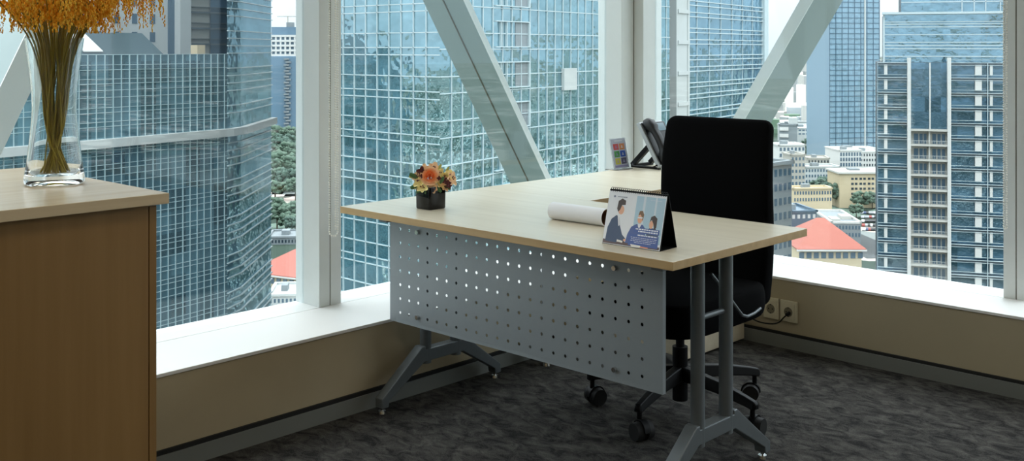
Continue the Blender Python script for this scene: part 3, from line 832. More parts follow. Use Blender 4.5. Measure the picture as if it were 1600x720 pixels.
# colour card in an acrylic holder
cc = empty('acrylic_card_holder', (-3.205, 4.085, DZ)); 
lean = .20
def onc(y, h, off=0):   # card plane facing +x, leaning back toward -x
    return (.012 - h*math.sin(lean) + off*math.cos(lean), y, .004 + h*math.cos(lean) + off*math.sin(lean))
def slab(m, y0, y1, h0, h1, o0, o1, mi=0):
    a = [onc(y0,h0,o1), onc(y1,h0,o1), onc(y1,h1,o1), onc(y0,h1,o1), onc(y0,h0,o0), onc(y1,h0,o0), onc(y1,h1,o0), onc(y0,h1,o0)]
    m.add(a, [(0,1,2,3),(7,6,5,4),(0,4,5,1),(1,5,6,2),(2,6,7,3),(3,7,4,0)], mi)
m = MB(); slab(m, -.060,.060,0,.150,.0015,.003); slab(m,-.060,.060,0,.150,-.003,-.0015); m.box(-.045,.03,-.062,.062,0,.003)
o = m.build('holder', M['acrylic'], cc); o.matrix_parent_inverse = Matrix()
cm = [pm('card_base', (196,200,212), .5)] + [pm('card_%s' % n, c, .5) for n, c in (('red',(214,60,50)),('orange',(222,130,40)),('green',(70,160,70)),('blue',(40,90,190)),('yellow',(210,200,50)),('purple',(50,36,90)),('lav',(150,140,190)))] + [M['white']]
m = MB(); slab(m, -.056,.056,.003,.147,-.001,.0006)
sq = [(0,2,1),(1,2,2),(0,1,3),(1,1,4),(0,0,5),(1,0,6)]
for (cx, cy, mi) in sq:
    y0 = -.044+cx*.046; h0 = .022+cy*.035
    slab(m, y0, y0+.040, h0, h0+.030, .0006, .0010, mi)
    slab(m, y0+.013, y0+.027, h0+.009, h0+.012, .0010, .0012, 8 if mi in (2,4) else 7); slab(m, y0+.017, y0+.023, h0+.012, h0+.021, .0010, .0012, 8 if mi in (2,4) else 7)
slab(m, -.050,.050,.008,.017,.0006,.0008,7); slab(m, -.030,.030,.133,.139,.0006,.0008,8)
o = m.build('colour_card', cm, cc); o.matrix_parent_inverse = Matrix(); o['label'] = 'white card with six coloured squares'
tag(cc, 'acrylic holder with a card of six coloured squares, beside the telephone', 'card holder')

# telephone (faces +x, handset on the side toward the window corner / camera)
M['phone_grey'] = pm('silver_grey_plastic', (168,174,178), .35, .2)
M['phone_dark'] = pm('charcoal_plastic', (13,14,16), .5)
M['lcd'] = pm('lcd_glass', (120,140,150), .1)
tp = empty('desk_telephone', (-3.12, 4.27, DZ+.007))
def tel(name, m, mat, **k):
    o = m.build(name, mat, tp, **k); o.matrix_parent_inverse = Matrix(); return o
# frame in the side view (x across, z up): body leans back
P0 = Vector((.080,0,.006)); P1 = Vector((-.048,0,.215)); ex = (P1-P0).normalized(); ln = (P1-P0).length; nx_ = Vector((ex.z,0,-ex.x))  # outward (+x,+z)
def side(a, b, y0, y1, m, mi=0, poly=None):
    "prism over y with profile points (along, out)"
    pts = [P0+ex*p+nx_*q for p, q in poly]; n = len(pts)
    vs = [(p.x, y0, p.z) for p in pts]+[(p.x, y1, p.z) for p in pts]
    m.add(vs, [list(range(n))[::-1], list(range(n,2*n))]+[(i,(i+1)%n,n+(i+1)%n,n+i) for i in range(n)], mi)
m = MB(); side(0,0,-.095,.10,m,0,[(0,-.010),(ln,-.010),(ln,.006),(ln-.01,.012),(.01,.012),(0,.006)])
tel('body', m, M['phone_grey'], bevel=.003)
m = MB(); side(0,0,-.088,.094,m,0,[(.006,.012),(ln-.006,.012),(ln-.012,.020),(.012,.016)])
tel('face_plate', m, M['phone_dark'], bevel=.003)
# handset: thick curved bar
m = MB(); rings = []
for i in range(15):
    t = i/14; p = P0+ex*(.004+(ln-.004)*t); o_ = .036+.022*math.sin(PI*t)
    if t < .22 or t > .78: thk = .056
    else: thk = .034
    hw = .026 if (t < .25 or t > .75) else .021
    kk = .55 if i in (0,14) else 1
    q = p+nx_*(o_ if thk < .03 else o_-.004)
    ring = []
    for k in range(14):
        a = 2*PI*k/14; ca_, sa_ = math.cos(a), math.sin(a)
        off = math.copysign(abs(ca_)**.6, ca_)*thk*.5*kk; yy = math.copysign(abs(sa_)**.6, sa_)*hw*kk
        pp = q+nx_*off; ring.append((pp.x, -.062+yy, pp.z))
    rings.append(ring)
m.loft(rings); tel('handset', m, M['phone_dark'], smooth=True)
# display and keys
m = MB(); side(0,0,-.020,.080,m,0,[(ln-.060,.016),(ln-.018,.016),(ln-.018,.022),(ln-.060,.021)]); tel('display', m, M['lcd'])
m = MB()
for a in range(6):
    for b in range(4):
        side(0,0,-.018+b*.025,-.002+b*.025,m,0,[(.020+a*.020,.012),(.032+a*.020,.012),(.032+a*.020,.0205),(.020+a*.020,.0195)])
tel('keys', m, M['phone_grey'])
# stand: triangular rear legs
m = MB()
for y in (-.07, .075):
    a = P0+ex*(ln*.50)-nx_*.010; b = Vector((-.095,0,.005)); 
    dv = (b-a).normalized(); nn = Vector((dv.z,0,-dv.x))*.011
    vs = [];
    for yy in (y-.012, y+.012):
        for p in (a-nn, a+nn, b+nn, b-nn): vs.append((p.x, yy, p.z))
    m.add(vs, [(3,2,1,0),(4,5,6,7),(0,1,5,4),(1,2,6,5),(2,3,7,6),(3,0,4,7)])
m.box(-.10,-.085,-.08,.085,-.0068,.008); m.box(-.09,.07,-.075,-.062,-.0068,.004)
a = P0+ex*(ln*.75)
tel('stand', m, M['black_plastic'])
pts = [(.075,-.085,.02),(.06,-.115,.008),(.0,-.12,.006),(-.06,-.115,.006),(-.08,-.09,.012)]
tel('cord', MB().tube(pts, .0035, 8), M['black_plastic'], smooth=True)
tag(tp, 'dark desk telephone with silver side, standing by the window corner', 'telephone')

# ================================================================= SOCKETS AND CORD
def socket(x0, x1, label, plug):
    r = empty('wall_socket', ((x0+x1)/2, YI, .165))
    MB().box(x0, x1, YI-.010, YI, .118, .212).build('plate', M['socket'], r, bevel=.003)
    cx = (x0+x1)/2
    m = MB().box(x0+.012, x1-.012, YI-.0125, YI-.010, .130, .200); m.build('insert', M['socket'], r, bevel=.001)
    m = MB(); n = 24
    m.cyl((cx, YI-.0128, .163), (cx, YI-.0120, .163), .021, n=28)
    m.build('outlet_recess', M['socketd'] , r)
    m = MB().cyl((cx-.0095, YI-.0135, .163), (cx-.0095, YI-.0126, .163), .003, n=10).cyl((cx+.0095, YI-.0135, .163), (cx+.0095, YI-.0126, .163), .003, n=10)
    m.box(cx-.003,cx+.003,YI-.0135,YI-.0126,.180,.184).box(cx-.003,cx+.003,YI-.0135,YI-.0126,.142,.146)
    m.build('contacts', M['dark'], r)
    return tag(r, label, 'wall socket')
socket(-2.492, -2.416, 'cream wall socket next to the chair, with no plug in it', False)
socket(-2.408, -2.324, 'cream wall plate with a black cord plugged in', True)
pc = empty('power_cord', (-2.36, YI-.02, .16))
m = MB().cyl((-2.362, YI-.0136, .158), (-2.362, YI-.034, .156), .009, .007, n=14); m.build('plug', M['black_rubber'], pc, smooth=True)
pts = [(-2.362,YI-.03,.156),(-2.375,YI-.040,.140),(-2.40,YI-.032,.116),(-2.44,YI-.024,.100),(-2.50,YI-.022,.096),(-2.54,YI-.022,.104),(-2.572,YI-.024,.112)]
sp = []
for i in range(len(pts)-1):
    q0 = Vector(pts[max(i-1,0)]); q1 = Vector(pts[i]); q2 = Vector(pts[i+1]); q3 = Vector(pts[min(i+2,len(pts)-1)])
    for k in range(5):
        t = k/5; sp.append(.5*((2*q1)+(q2-q0)*t+(2*q0-5*q1+4*q2-q3)*t*t+(3*q1-q0-3*q2+q3)*t**3))
MB().tube(sp, .0032, 8).build('cable', M['black_rubber'], pc, smooth=True)
tag(pc, 'black power cord running from the wall plate behind the drawer unit', 'power cord')

# ================================================================= THE CITY OUTSIDE
GZ = -95.0
def WP(u, D, z=0.0):
    "world point at depth D in front of the camera on the bearing of picture column u"
    L_ = (u-CX)/F_PX*D; return Vector((c_*L_ - s_*D, s_*L_ + c_*D, z))
class Facade:
    "a vertical wall line: passes through bearing u0 at depth D0; runs along a direction given in (across, away)"
    def __init__(self, u0, D0, da, dd):
        n = math.hypot(da, dd); self.da, self.dd = da/n, dd/n; self.L0 = (u0-CX)/F_PX*D0; self.D0 = D0
        self.o = WP(u0, D0); self.ex = Vector((c_*self.da - s_*self.dd, s_*self.da + c_*self.dd, 0))
        self.n = Vector((self.ex.y, -self.ex.x, 0))
        if self.n.dot(-self.o) < 0: self.n = -self.n
    def t(self, u):
        k = (u-CX)/F_PX; return (k*self.D0-self.L0)/(self.da-k*self.dd)
    def z(self, v, t=0): return CH-(v-V0)*(self.D0+self.dd*t)/F_PX
    def box(self, m, t0, t1, z0, z1, o0, o1, mi=0):
        return m.obox(Vector((self.o.x, self.o.y, 0)), self.ex, self.n, Vector((0,0,1)), (t0,t1), (o0,o1), (z0,z1), mi)
def facade_wall(name, F, t0, t1, z0, z1, o, mat, parent):
    "one glass skin with uv in metres"
    me = bpy.data.meshes.new(name)
    P = [F.o+F.ex*t0+F.n*o, F.o+F.ex*t1+F.n*o]
    vs = [(P[0].x,P[0].y,z0),(P[1].x,P[1].y,z0),(P[1].x,P[1].y,z1),(P[0].x,P[0].y,z1)]
    fc = (0,1,2,3)
    nn = (P[1]-P[0]).cross(Vector((0,0,1)))
    if nn.dot(F.n) < 0: fc = (3,2,1,0)
    me.from_pydata(vs, [], [fc]); uvl = me.uv_layers.new(name='UVMap')
    uvs = [(t0,z0),(t1,z0),(t1,z1),(t0,z1)]
    for li, vi in enumerate(fc): uvl.data[li].uv = uvs[vi]
    me.materials.append(mat); o_ = bpy.data.objects.new(name, me); col.objects.link(o_)
    if parent: o_.parent = parent; o_.matrix_parent_inverse = Matrix.Translation(parent.location).inverted()
    return o_
def body(name, pts, z0, z1, mat, parent):
    m = MB(); m.prism([(p.x, p.y) for p in pts], z0, z1); return m.build(name, mat, parent)
def part(m, name, mat, parent, label=None, **k):
    o = m.build(name, mat, parent, **k)
    if label: o['label'] = label
    return o

C = {}
_pm = pm
def pm(name, rgb, rough=.5, metal=0, k=.62, **kw):
    "outdoor paint: colours given as seen under the bright sky, k turns them into reflectance"
    f = lambda x: 255*(12.92*x if x <= .0031308 else 1.055*x**(1/2.4)-.055)
    return _pm(name, tuple(f(v*k) for v in srgb(*rgb)[:3]), rough, metal, **kw)
C['mull'] = pm('pale_mullion', (196,218,222), .45)
C['mull2'] = pm('white_mullion', (206,224,228), .45)
C['conc'] = pm('pale_concrete', (206,212,210), .8, noise=.06, nscale=.3)
C['conc2'] = pm('warm_concrete', (212,212,204), .8, noise=.06, nscale=.3)
C['greyc'] = pm('grey_concrete', (140,150,154), .8, noise=.08, nscale=.3)
C['darkb'] = pm('dark_cladding', (84,98,106), .6, noise=.1, nscale=.3)
C['navy'] = pm('navy_cladding', (100,134,158), .5, noise=.1, nscale=.05)
C['hazeblue'] = pm('haze_blue_cladding', (138,168,186), .5)  # pale blue of distance haze put into the wall colour
C['slope'] = pm('terrace_roof', (80,124,138), .5, k=.22)
C['core'] = pm('tower_core', (50,66,74), .7)
C['win'] = pm('dark_window', (46,66,80), .15, .2)
C['winb'] = pm('blue_window', (86,116,138), .2, .2)
C['white'] = pm('white_render', (226,228,224), .8, noise=.04, nscale=.3)
C['cream'] = pm('cream_render', (226,208,172), .8, noise=.04, nscale=.3)
C['beige'] = pm('beige_render', (186,184,174), .8, noise=.05, nscale=.4)
C['red'] = pm('red_roof_tiles', (222,130,112), .8, k=.36, noise=.12, nscale=1.2)
C['green'] = pm('tree_green', (98,126,106), .9, k=.48, noise=.35, nscale=1.2)
C['green2'] = pm('tree_green_dark', (82,112,98), .9, k=.48, noise=.35, nscale=1.2)
C['road'] = pm('asphalt', (120,128,130), .9, k=.22, noise=.1, nscale=.2)
C['g1'] = facade_glass('glass_left_tower', (92,124,136), (162,192,200), 1.96, 2.3, .50, .05, .45)
C['g1b'] = facade_glass('glass_left_tower_side', (76,112,126), (155,190,202), 3.0, 1.4, .40, .05, .3)
C['g3'] = facade_glass('glass_centre_tower', (48,82,96), (176,210,218), 1.63, 1.9, .62, .03, .5)
C['g4'] = facade_glass('glass_back_tower', (60,92,110), (166,200,214), 1.6, 1.9, .55, .04, .35)
C['g5'] = facade_glass('glass_haze_tower', (116,144,160), (172,196,208), 2.5, 3.5, .22, .1, .12)  # body colour paled with the blue of haze
C['g6'] = facade_glass('glass_right_tower', (64,92,112), (140,172,188), 3.4, 3.2, .30, .04, .45)
H1 = CH
# ---------------------------------------------------------------- 1. left tower: fine grid facade, rounded right end
b1 = empty('office_tower', WP(240, 130, GZ))
F1 = Facade(355, 120, .62, 1)
tl, tr = F1.t(-60), 0.0
ztop = F1.z(85, F1.t(240))
zb0, zb1 = CH-(223-V0)*(F1.D0+F1.dd*F1.t(240))/F_PX, CH-(197-V0)*(F1.D0+F1.dd*F1.t(240))/F_PX
F1b = Facade(355, 120, -.02, 1)
t2 = F1b.t(415)
back = 26
A0 = F1.o+F1.ex*tl; A1 = F1.o; A2 = F1b.o+F1b.ex*t2
body('core', [A0-F1.n*.2, A1-F1.n*.2, A2-F1b.n*.2, A2-F1.n*back, A0-F1.n*back], GZ, ztop-.4, C['core'], b1)
facade_wall('glass_skin', F1, tl, tr, GZ, ztop, 0, C['g1'], b1)
m = MB()
t = tl
while t < tr+.01: F1.box(m, t-.033, t+.033, GZ+20, ztop, 0, .10); t += .98
z = ztop; k = 0
while z > GZ+20:
    if not (zb0-.3 < z < zb1+.3): F1.box(m, tl, tr, z-.028, z+.028, 0, .06)
    z -= (1.03, .49, .93, .47, .66, .72)[k % 6]; k += 1
part(m, 'mullion_grid', C['mull'], b1)
m = MB(); F1.box(m, tl, tr+.3, zb0, zb1-.9, 0, .8); part(m, 'ledge_band', C['conc'], b1, 'pale ledge across the facade')
# rounded end: five short chords turning away
prev = Vector((F1.o.x, F1.o.y, 0)); hd = math.atan2(F1.ex.y, F1.ex.x); hd2 = math.atan2(F1b.ex.y, F1b.ex.x)
zt_up = 46
mg = MB(); mm = MB(); ml = MB(); mw = MB()
chords = []
p = prev.copy(); n = 6; Ltot = t2*1.0
pts = [p.copy()]
for i in range(n):
    a = hd + (hd2-hd)*min(1.0, (i+.6)/1.0)
    p = p + Vector((math.cos(a), math.sin(a), 0))*(Ltot/n); pts.append(p.copy())
skin = bpy.data.meshes.new('curved_skin'); vs = []; fs = []
for q in pts: vs += [(q.x,q.y,GZ),(q.x,q.y,zt_up)]
for i in range(n): fs.append((2*i, 2*i+2, 2*i+3, 2*i+1))
skin.from_pydata(vs, [], fs); ul = skin.uv_layers.new(name='UVMap')
for fi, f in enumerate(fs):
    for j, li in enumerate(skin.polygons[fi].loop_indices):
        vi = skin.polygons[fi].vertices[j]; ul.data[li].uv = ((vi//2)*Ltot/n, vs[vi][2])
skin.materials.append(C['g1b'])
so = bpy.data.objects.new('curved_skin', skin); col.objects.link(so); so.parent = b1; so.matrix_parent_inverse = Matrix.Translation(b1.location).inverted()
for i in range(n):
    a, b = pts[i], pts[i+1]; ex_ = (b-a).normalized(); nr_ = Vector((ex_.y, -ex_.x, 0))
    if nr_.dot(-a) < 0: nr_ = -nr_
    L_ = (b-a).length
    z = 45; k = 0
    while z > GZ+20:
        if not (zb0 < z < zb1): mm.obox(Vector((a.x,a.y,0)), ex_, nr_, Vector((0,0,1)), (-.05,L_+.05), (0,.18), (z-.055,z+.055))
        z -= (.85,.85,1.7,.85)[k % 4]; k += 1
    ml.obox(Vector((a.x,a.y,0)), ex_, nr_, Vector((0,0,1)), (-.1,L_+.1), (0,.8), (zb0, zb1-.9))
    if i in (3,):
        zz = 6.2
        while zz > .0:
            for q in (0,): mw.obox(Vector((a.x,a.y,0)), ex_, nr_, Vector((0,0,1)), (.5,1.4), (.02,.1), (zz,zz+1.5))
            zz -= 3.2
part(mm, 'curved_louvres', C['mull2'], b1); part(ml, 'curved_ledge', C['conc'], b1)
# upper storeys set back behind the roof terrace
F1u = Facade(355, 134, .62, 1)
U = lambda u: F1u.t(u)
Z = lambda v: F1u.z(v, 0)*1.0
body('upper_core', [F1u.o+F1u.ex*U(-60)-F1u.n*1, F1u.o+F1u.ex*U(362)-F1u.n*1, A2-F1b.n*.3, A2-F1u.n*18, F1u.o+F1u.ex*U(-60)-F1u.n*22], -2, 46, C['greyc'], b1)
m = MB(); F1u.box(m, U(-60), U(262), -1, 40, -.8, 0, 0)
part(m, 'upper_wall', C['conc'], b1, 'pale wall with square windows')
m = MB()
for uu in (150, 178, 206, 234):
    for k in range(6):
        z0 = 2.1+k*2.1; F1u.box(m, U(uu), U(uu+8), z0, z0+1.15, .0, .06)
part(m, 'upper_windows', C['winb'], b1)
m = MB(); F1u.box(m, U(262), U(271), -1, 44, -.6, .2); part(m, 'dark_strip', C['winb'], b1)
m = MB(); F1u.box(m, U(271), U(288), -.5, 44, -.4, 1.2); part(m, 'pale_pier', C['conc'], b1)
facade_wall('terrace_glass', F1u, U(328), U(362), -1, 44, .1, C['g6'], b1)
m = MB(); F1u.box(m, U(288), U(328), -1, 44, -.8, -.1); part(m, 'beige_panels', C['beige'], b1)
m = MB(); z = -.2
while z < 44: F1u.box(m, U(288), U(366), z, z+.22, -.2, .3); F1u.box(m, U(288), U(366), z+.75, z+.80, -.2, .3); z += 1.95
part(m, 'balcony_slabs', C['darkb'], b1, 'dark balcony slabs')
# roof terrace: sloping skylight strip
m = MB(); mid = (F1.n+F1u.n)/2
o3 = F1.o - F1.n*1.0
def slope_quad(m, F, ta, tb, z0, z1, o0, o1, mi=0, th=.1):
    a = [F.o+F.ex*ta+F.n*o0, F.o+F.ex*tb+F.n*o0, F.o+F.ex*tb+F.n*o1, F.o+F.ex*ta+F.n*o1]; zz = (z0,z0,z1,z1)
    vs = [(p.x,p.y,z_) for p, z_ in zip(a, zz)] + [(p.x,p.y,z_-th) for p, z_ in zip(a, zz)]
    m.add(vs, [(0,1,2,3),(7,6,5,4),(0,4,5,1),(1,5,6,2),(2,6,7,3),(3,7,4,0)], mi)
slope_quad(m, F1, F1.t(-20), F1.t(268), ztop-.05, ztop+2.3, -1.2, -4.8)
part(m, 'sloping_glass_roof', C['slope'], b1)
m = MB(); slope_quad(m, F1, F1.t(146), F1.t(176), ztop+.25, ztop+2.1, -1.5, -4.5, th=-.12); part(m, 'bright_skylight', C['white'], b1, 'white skylight')
m = MB(); F1.box(m, F1.t(322), F1.t(334), ztop, ztop+1.0, -2.5, -1.4); part(m, 'roof_unit', C['cream'], b1)
tag(b1, 'tall glass office tower behind the vase, with a fine white grid and a pale ledge', 'building')

# ---------------------------------------------------------------- 2. centre tower
b3 = empty('office_tower', WP(687, 88, GZ))
F3l = Facade(687, 88, -c_, s_)          # runs away to the left, parallel to the back wall of the room
F3r = Facade(687, 88, .60, 1)
tL = F3l.t(495); tR = F3r.t(1046)
B0 = F3l.o+F3l.ex*tL; B1 = F3l.o; B2 = F3r.o+F3r.ex*tR
body('core', [B0-F3l.n*.2, B1-(F3l.n+F3r.n)*.1, B2-F3r.n*.2, B2-F3r.n*22, B0-F3l.n*22], GZ, 60, C['core'], b3)
facade_wall('left_glass', F3l, 0, tL, GZ, 60, 0, C['g3'], b3)
facade_wall('right_glass', F3r, 0, tR, GZ, 60, 0, C['g3'], b3)
m = MB(); mr_ = MB()
P3 = 70*88/F_PX*1.0     # storey height
zr = CH-(183-V0)*(94)/F_PX
t = 0
t = 1.63
while t < tL+.1: F3l.box(m, t-.042, t+.042, GZ+10, 60, 0, .10); t += 1.63
t = 0
t = 1.63
while t < tR+.1: F3r.box(mr_, t-.042, t+.042, GZ+10, 60, 0, .10); t += 1.63
zs = []
k = -24
while zr+k*P3 < 60:
    for q in (0, -.34, -.51): zs.append(zr+(k+q)*P3)
    k += 1
for z in zs:
    if z > GZ+10:
        F3l.box(m, 0, tL, z-.042, z+.042, 0, .10)
zs2 = []
k = -24
while zr+k*P3 < 60:
    for q in (0, -.38): zs2.append(zr+(k+q)*P3)
    k += 1
for z in zs2:
    if z > GZ+10: F3r.box(mr_, 0, tR, z-.042, z+.042, 0, .10)
part(m, 'left_mullions', C['mull2'], b3); part(mr_, 'right_mullions', C['mull2'], b3)
# grey recessed panels near the corner, one per storey
m = MB(); mw = MB()
ta, tb = F3r.t(772), F3r.t(824); tc_ = F3r.t(805)
for k in range(-6, 6):
    z1 = CH-(98-V0)*96/F_PX + k*P3; z0 = z1-.60*P3
    F3r.box(m, tc_, tb, z0, z1, .0, .05)
    F3r.box(mw, tb-.02, tb+.20, z0-.05, z1+.05, 0, .25); F3r.box(mw, ta, tb, z1, z1+.09, 0, .25); F3r.box(mw, ta, tb, z0-.09, z0, 0, .25)
    F3r.box(mw, ta+.9, ta+1.0, z0, z1, 0, .2); F3r.box(mw, ta+1.9, ta+2.0, z0, z1, 0, .2)
part(m, 'grey_panels', C['greyc'], b3); part(mw, 'panel_frames', C['mull2'], b3)
m = MB(); F3r.box(m, F3r.t(877), F3r.t(897), zr+1.9, zr+4.1, .02, .35)
part(m, 'projecting_box', C['conc'], b3)
tag(b3, 'blue-green glass tower with large panes filling the middle window', 'building')

# ---------------------------------------------------------------- 3. tower behind the corner post
b4 = empty('office_tower', WP(1100, 150, GZ))
F4 = Facade(1047, 138, .60, 1)
t0, t1 = 0, F4.t(1196)
body('core', [F4.o-F4.n*.2, F4.o+F4.ex*t1-F4.n*.2, F4.o+F4.ex*t1-F4.n*24, F4.o-F4.n*24], GZ, 60, C['core'], b4)
tp_ = F4.t(1068); te = F4.t(1190)
facade_wall('glass_skin', F4, tp_, te, GZ, 60, 0, C['g4'], b4)
m = MB(); F4.box(m, 0, tp_, GZ, 60, -.1, .9); F4.box(m, tp_-.9, tp_-.8, GZ, 60, .9, 1.0)
for k in range(-24, 14):
    z = 1.9+k*4.05; F4.box(m, .4, tp_-.3, z, z+.5, .9, 1.05)
part(m, 'pale_pier', C['conc'], b4)
m = MB(); F4.box(m, te, t1, GZ, 60, 0, .5); part(m, 'edge_strip', C['mull2'], b4)
m = MB(); t = tp_; zz = CH-(69-V0)*150/F_PX
while t < te+.1: F4.box(m, t-.05, t+.05, GZ+10, 60, 0, .12); t += (te-tp_)/7
FL4 = 3.72
k = -22
while zz+k*FL4 < 60:
    for q in (0, .16, .42, .58):
        z = zz+(k+q)*FL4
        if z > GZ+10: F4.box(m, tp_, te, z-.06, z+.06, 0, .25)
    k += 1
part(m, 'mullion_grid', C['mull2'], b4)
tag(b4, 'light blue glass tower with white lines behind the black chair', 'building')

# ---------------------------------------------------------------- 4. right tower with balconies
b6 = empty('apartment_tower', WP(1470, 235, GZ))
F6 = Facade(1370, 240, 1, -.32)
f6 = lambda u: F6.t(u)
ztb = F6.z(98, f6(1470)); zb_ = GZ
body('core', [F6.o-F6.n*1.0, F6.o+F6.ex*f6(1640)-F6.n*1.0, F6.o+F6.ex*f6(1640)-F6.n*24, F6.o-F6.n*24], GZ, ztb, C['core'], b6)
facade_wall('lower_glass', F6, f6(1370), f6(1640), GZ, ztb, -.9, C['g6'], b6)
FU = Facade(1381, 246, 1, -.32)
zu1 = FU.z(22, FU.t(1470))
body('upper_core', [FU.o-FU.n*.3, FU.o+FU.ex*FU.t(1640)-FU.n*.3, FU.o+FU.ex*FU.t(1640)-FU.n*20, FU.o-FU.n*20], ztb-2, zu1, C['core'], b6)
facade_wall('upper_glass', FU, 0, FU.t(1640), ztb-2, zu1, 0, C['g4'], b6)
FT = Facade(1408, 250, 1, -.32)
body('top_core', [FT.o-FT.n*.3, FT.o+FT.ex*FT.t(1640)-FT.n*.3, FT.o+FT.ex*FT.t(1640)-FT.n*18, FT.o-FT.n*18], zu1-1, 60, C['core'], b6)
facade_wall('top_glass', FT, 0, FT.t(1640), zu1-1, 60, 0, C['g4'], b6)
m = MB()
for v in (22, 34, 37.5, 42, 54, 66, 71, 76, 88): 
    z = FU.z(v, FU.t(1470)); FU.box(m, -.2, FU.t(1640), z-.10, z+.10, 0, .4)
FU.box(m, -.4, FU.t(1640), zu1, zu1+.5, -.6, 1.4); FU.box(m, -.2, .2, ztb, zu1, 0, .5)
z = FT.z(3, FT.t(1470)); FT.box(m, 0, FT.t(1640), z-.12, z+.12, 0, .4)
for uu in (1503, 1522, 1540, 1563): t = FT.t(uu); FT.box(m, t-.12, t+.12, zu1, 60, 0, .4)
part(m, 'white_lines', C['mull2'], b6)
# storey bands (two rails and a slab for each storey)
fh = 23.4*(240+f6(1450)*F6.dd)/F_PX
m = MB(); ms = MB(); z = ztb
zsl = []
while z > GZ+20: zsl.append(z); z -= fh
uL, uR = 1421, 1483
for z in zsl:
    for (a, b) in ((1371, uL), (uR, 1640)):
        F6.box(m, f6(a), f6(b), z-.06, z+.06, 0, .40); F6.box(m, f6(a), f6(b), z-.60, z-.53, 0, .32); F6.box(m, f6(a), f6(b), z+.62, z+.68, 0, .30)
        F6.box(ms, f6(a), f6(b), z-.52, z-.09, -.9, .1)
part(m, 'storey_rails', C['mull2'], b6); part(ms, 'storey_slabs', C['darkb'], b6)
# white columns
m = MB()
F6.box(m, f6(1417.5), f6(1423), GZ, F6.z(90, f6(1420)), -.9, 1.2); F6.box(m, f6(1480), f6(1485.5), GZ, F6.z(90, f6(1480)), -.9, 1.2)
F6.box(m, f6(1452), f6(1454), F6.z(205, f6(1450)), ztb, -.9, .6)
for (a, b) in ((1381.5, 1386.5), (1523.5, 1534), (1546.5, 1551)):
    for z in zsl: F6.box(m, f6(a), f6(b), z-fh+.55, z-.45, -.9, .2)
part(m, 'white_columns', C['white'], b6)
m = MB(); F6.box(m, f6(1371), f6(1371.5), GZ, ztb, 0, .4); F6.box(m, f6(1542.5), f6(1543.5), GZ, ztb, 0, .5); part(m, 'corner_fins', C['mull2'], b6)
# balcony stack: recess wall, slabs, divider and doors
zbal = F6.z(203, f6(1450)); m = MB(); md = MB(); mrl = MB()
F6.box(m, f6(1423), f6(1480), GZ, zbal, -.95, -.75)
part(m, 'balcony_wall', C['beige'], b6)
m = MB()
k = 0; z = zbal
while z > GZ+20:
    F6.box(m, f6(1423), f6(1480), z-.22, z+.18, -.8, 1.0)
    F6.box(m, f6(1450.8), f6(1453.2), z-fh, z, -.8, .4)
    for (a, b) in ((1428, 1435), (1437, 1442), (1443.5, 1448), (1457, 1463), (1465, 1470), (1472, 1477)):
        F6.box(md, f6(a), f6(b), z-fh+.2, z-.9, -.76, -.70)
    zz_ = z-fh+.2
    F6.box(mrl, f6(1423), f6(1480), zz_+.75, zz_+.82, .85, .92)
    for q in range(22):
        t = f6(1424)+(f6(1480)-f6(1424))*q/22; F6.box(mrl, t, t+.05, zz_, zz_+.8, .86, .91)
    z -= fh
part(m, 'balcony_slabs', C['conc2'], b6); part(md, 'balcony_doors', C['winb'], b6); part(mrl, 'balcony_railings', C['conc'], b6)
tag(b6, 'tall residential tower with a stack of beige balconies in the right window', 'building')

# ---------------------------------------------------------------- 5. further towers
def tower(name, label, u0, u1, D, v0_, skew=.25, depth=26, mat='g5', lines=None, linemat='mull', cols=0, band=.25, vb=None, extra=None):
    r = empty(name, WP((u0+u1)/2, D, GZ)); Fx = Facade(u0, D, 1, skew); tw = Fx.t(u1)
    zt = CH-(v0_-V0)*D/F_PX
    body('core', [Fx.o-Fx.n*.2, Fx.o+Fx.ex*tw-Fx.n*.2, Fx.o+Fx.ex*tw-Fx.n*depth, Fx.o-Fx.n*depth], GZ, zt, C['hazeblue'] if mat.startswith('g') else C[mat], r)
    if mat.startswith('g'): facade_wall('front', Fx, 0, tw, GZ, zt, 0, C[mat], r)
    if lines:
        m = MB(); z = zt-lines
        while z > max(GZ, zt-220): Fx.box(m, 0, tw, z, z+band, 0, .4); z -= lines
        for i in range(cols+1): t = tw*i/max(1,cols); Fx.box(m, t-.2, t+.2, GZ, zt, 0, .4)
        part(m, 'facade_lines', C[linemat], r)
    return tag(r, label, 'building'), Fx, tw, zt
r, Fx, tw, zt = tower('high_rise', 'hazy blue tower shape standing for a glass reflection between the steel brace and the right tower', 1296, 1374, 850, -70, .2, 40, 'g5', 4.2, 'winb', 8, .5)  # tower shape added for a hazy blue reflection in the window glass
m = MB(); a = Fx.t(1350); Fx.box(m, a, a+1.2, GZ, zt, 0, .8); part(m, 'light_strip', C['conc'], r)
r, Fx, tw, zt = tower('high_rise', 'dark blue slim high-rise beside the left window post', 420, 466, 1050, 88, .1, 40, 'navy')
m = MB(); mw = MB(); z = zt-2
while z > zt-84*1.0:
    q = (int((zt-z)/2.9) % 2)*1.6
    Fx.box(m, Fx.t(444)+q, Fx.t(452)+q, z-1.5, z, .2, 2.6); z -= 2.9
part(m, 'zigzag_balconies', C['greyc'], r)
r, Fx, tw, zt = tower('high_rise', 'unfinished concrete high-rise with a crane, above the dark one', 424, 468, 1150, 42, .1, 40, 'navy')
m = MB(); z = zt-11
while z > -20: Fx.box(m, 0, tw, z, z+2.2, .1, 2.0); z -= 5.2
for i in range(7): Fx.box(m, tw*i/6-.9, tw*i/6+.9, -20, zt-11, .1, 1.8)
part(m, 'pale_storeys', C['white'], r)
m = MB(); t = Fx.t(447); Fx.box(m, t, t+8, zt, zt+5, -9, -2); part(m, 'lift_housing', C['greyc'], r)
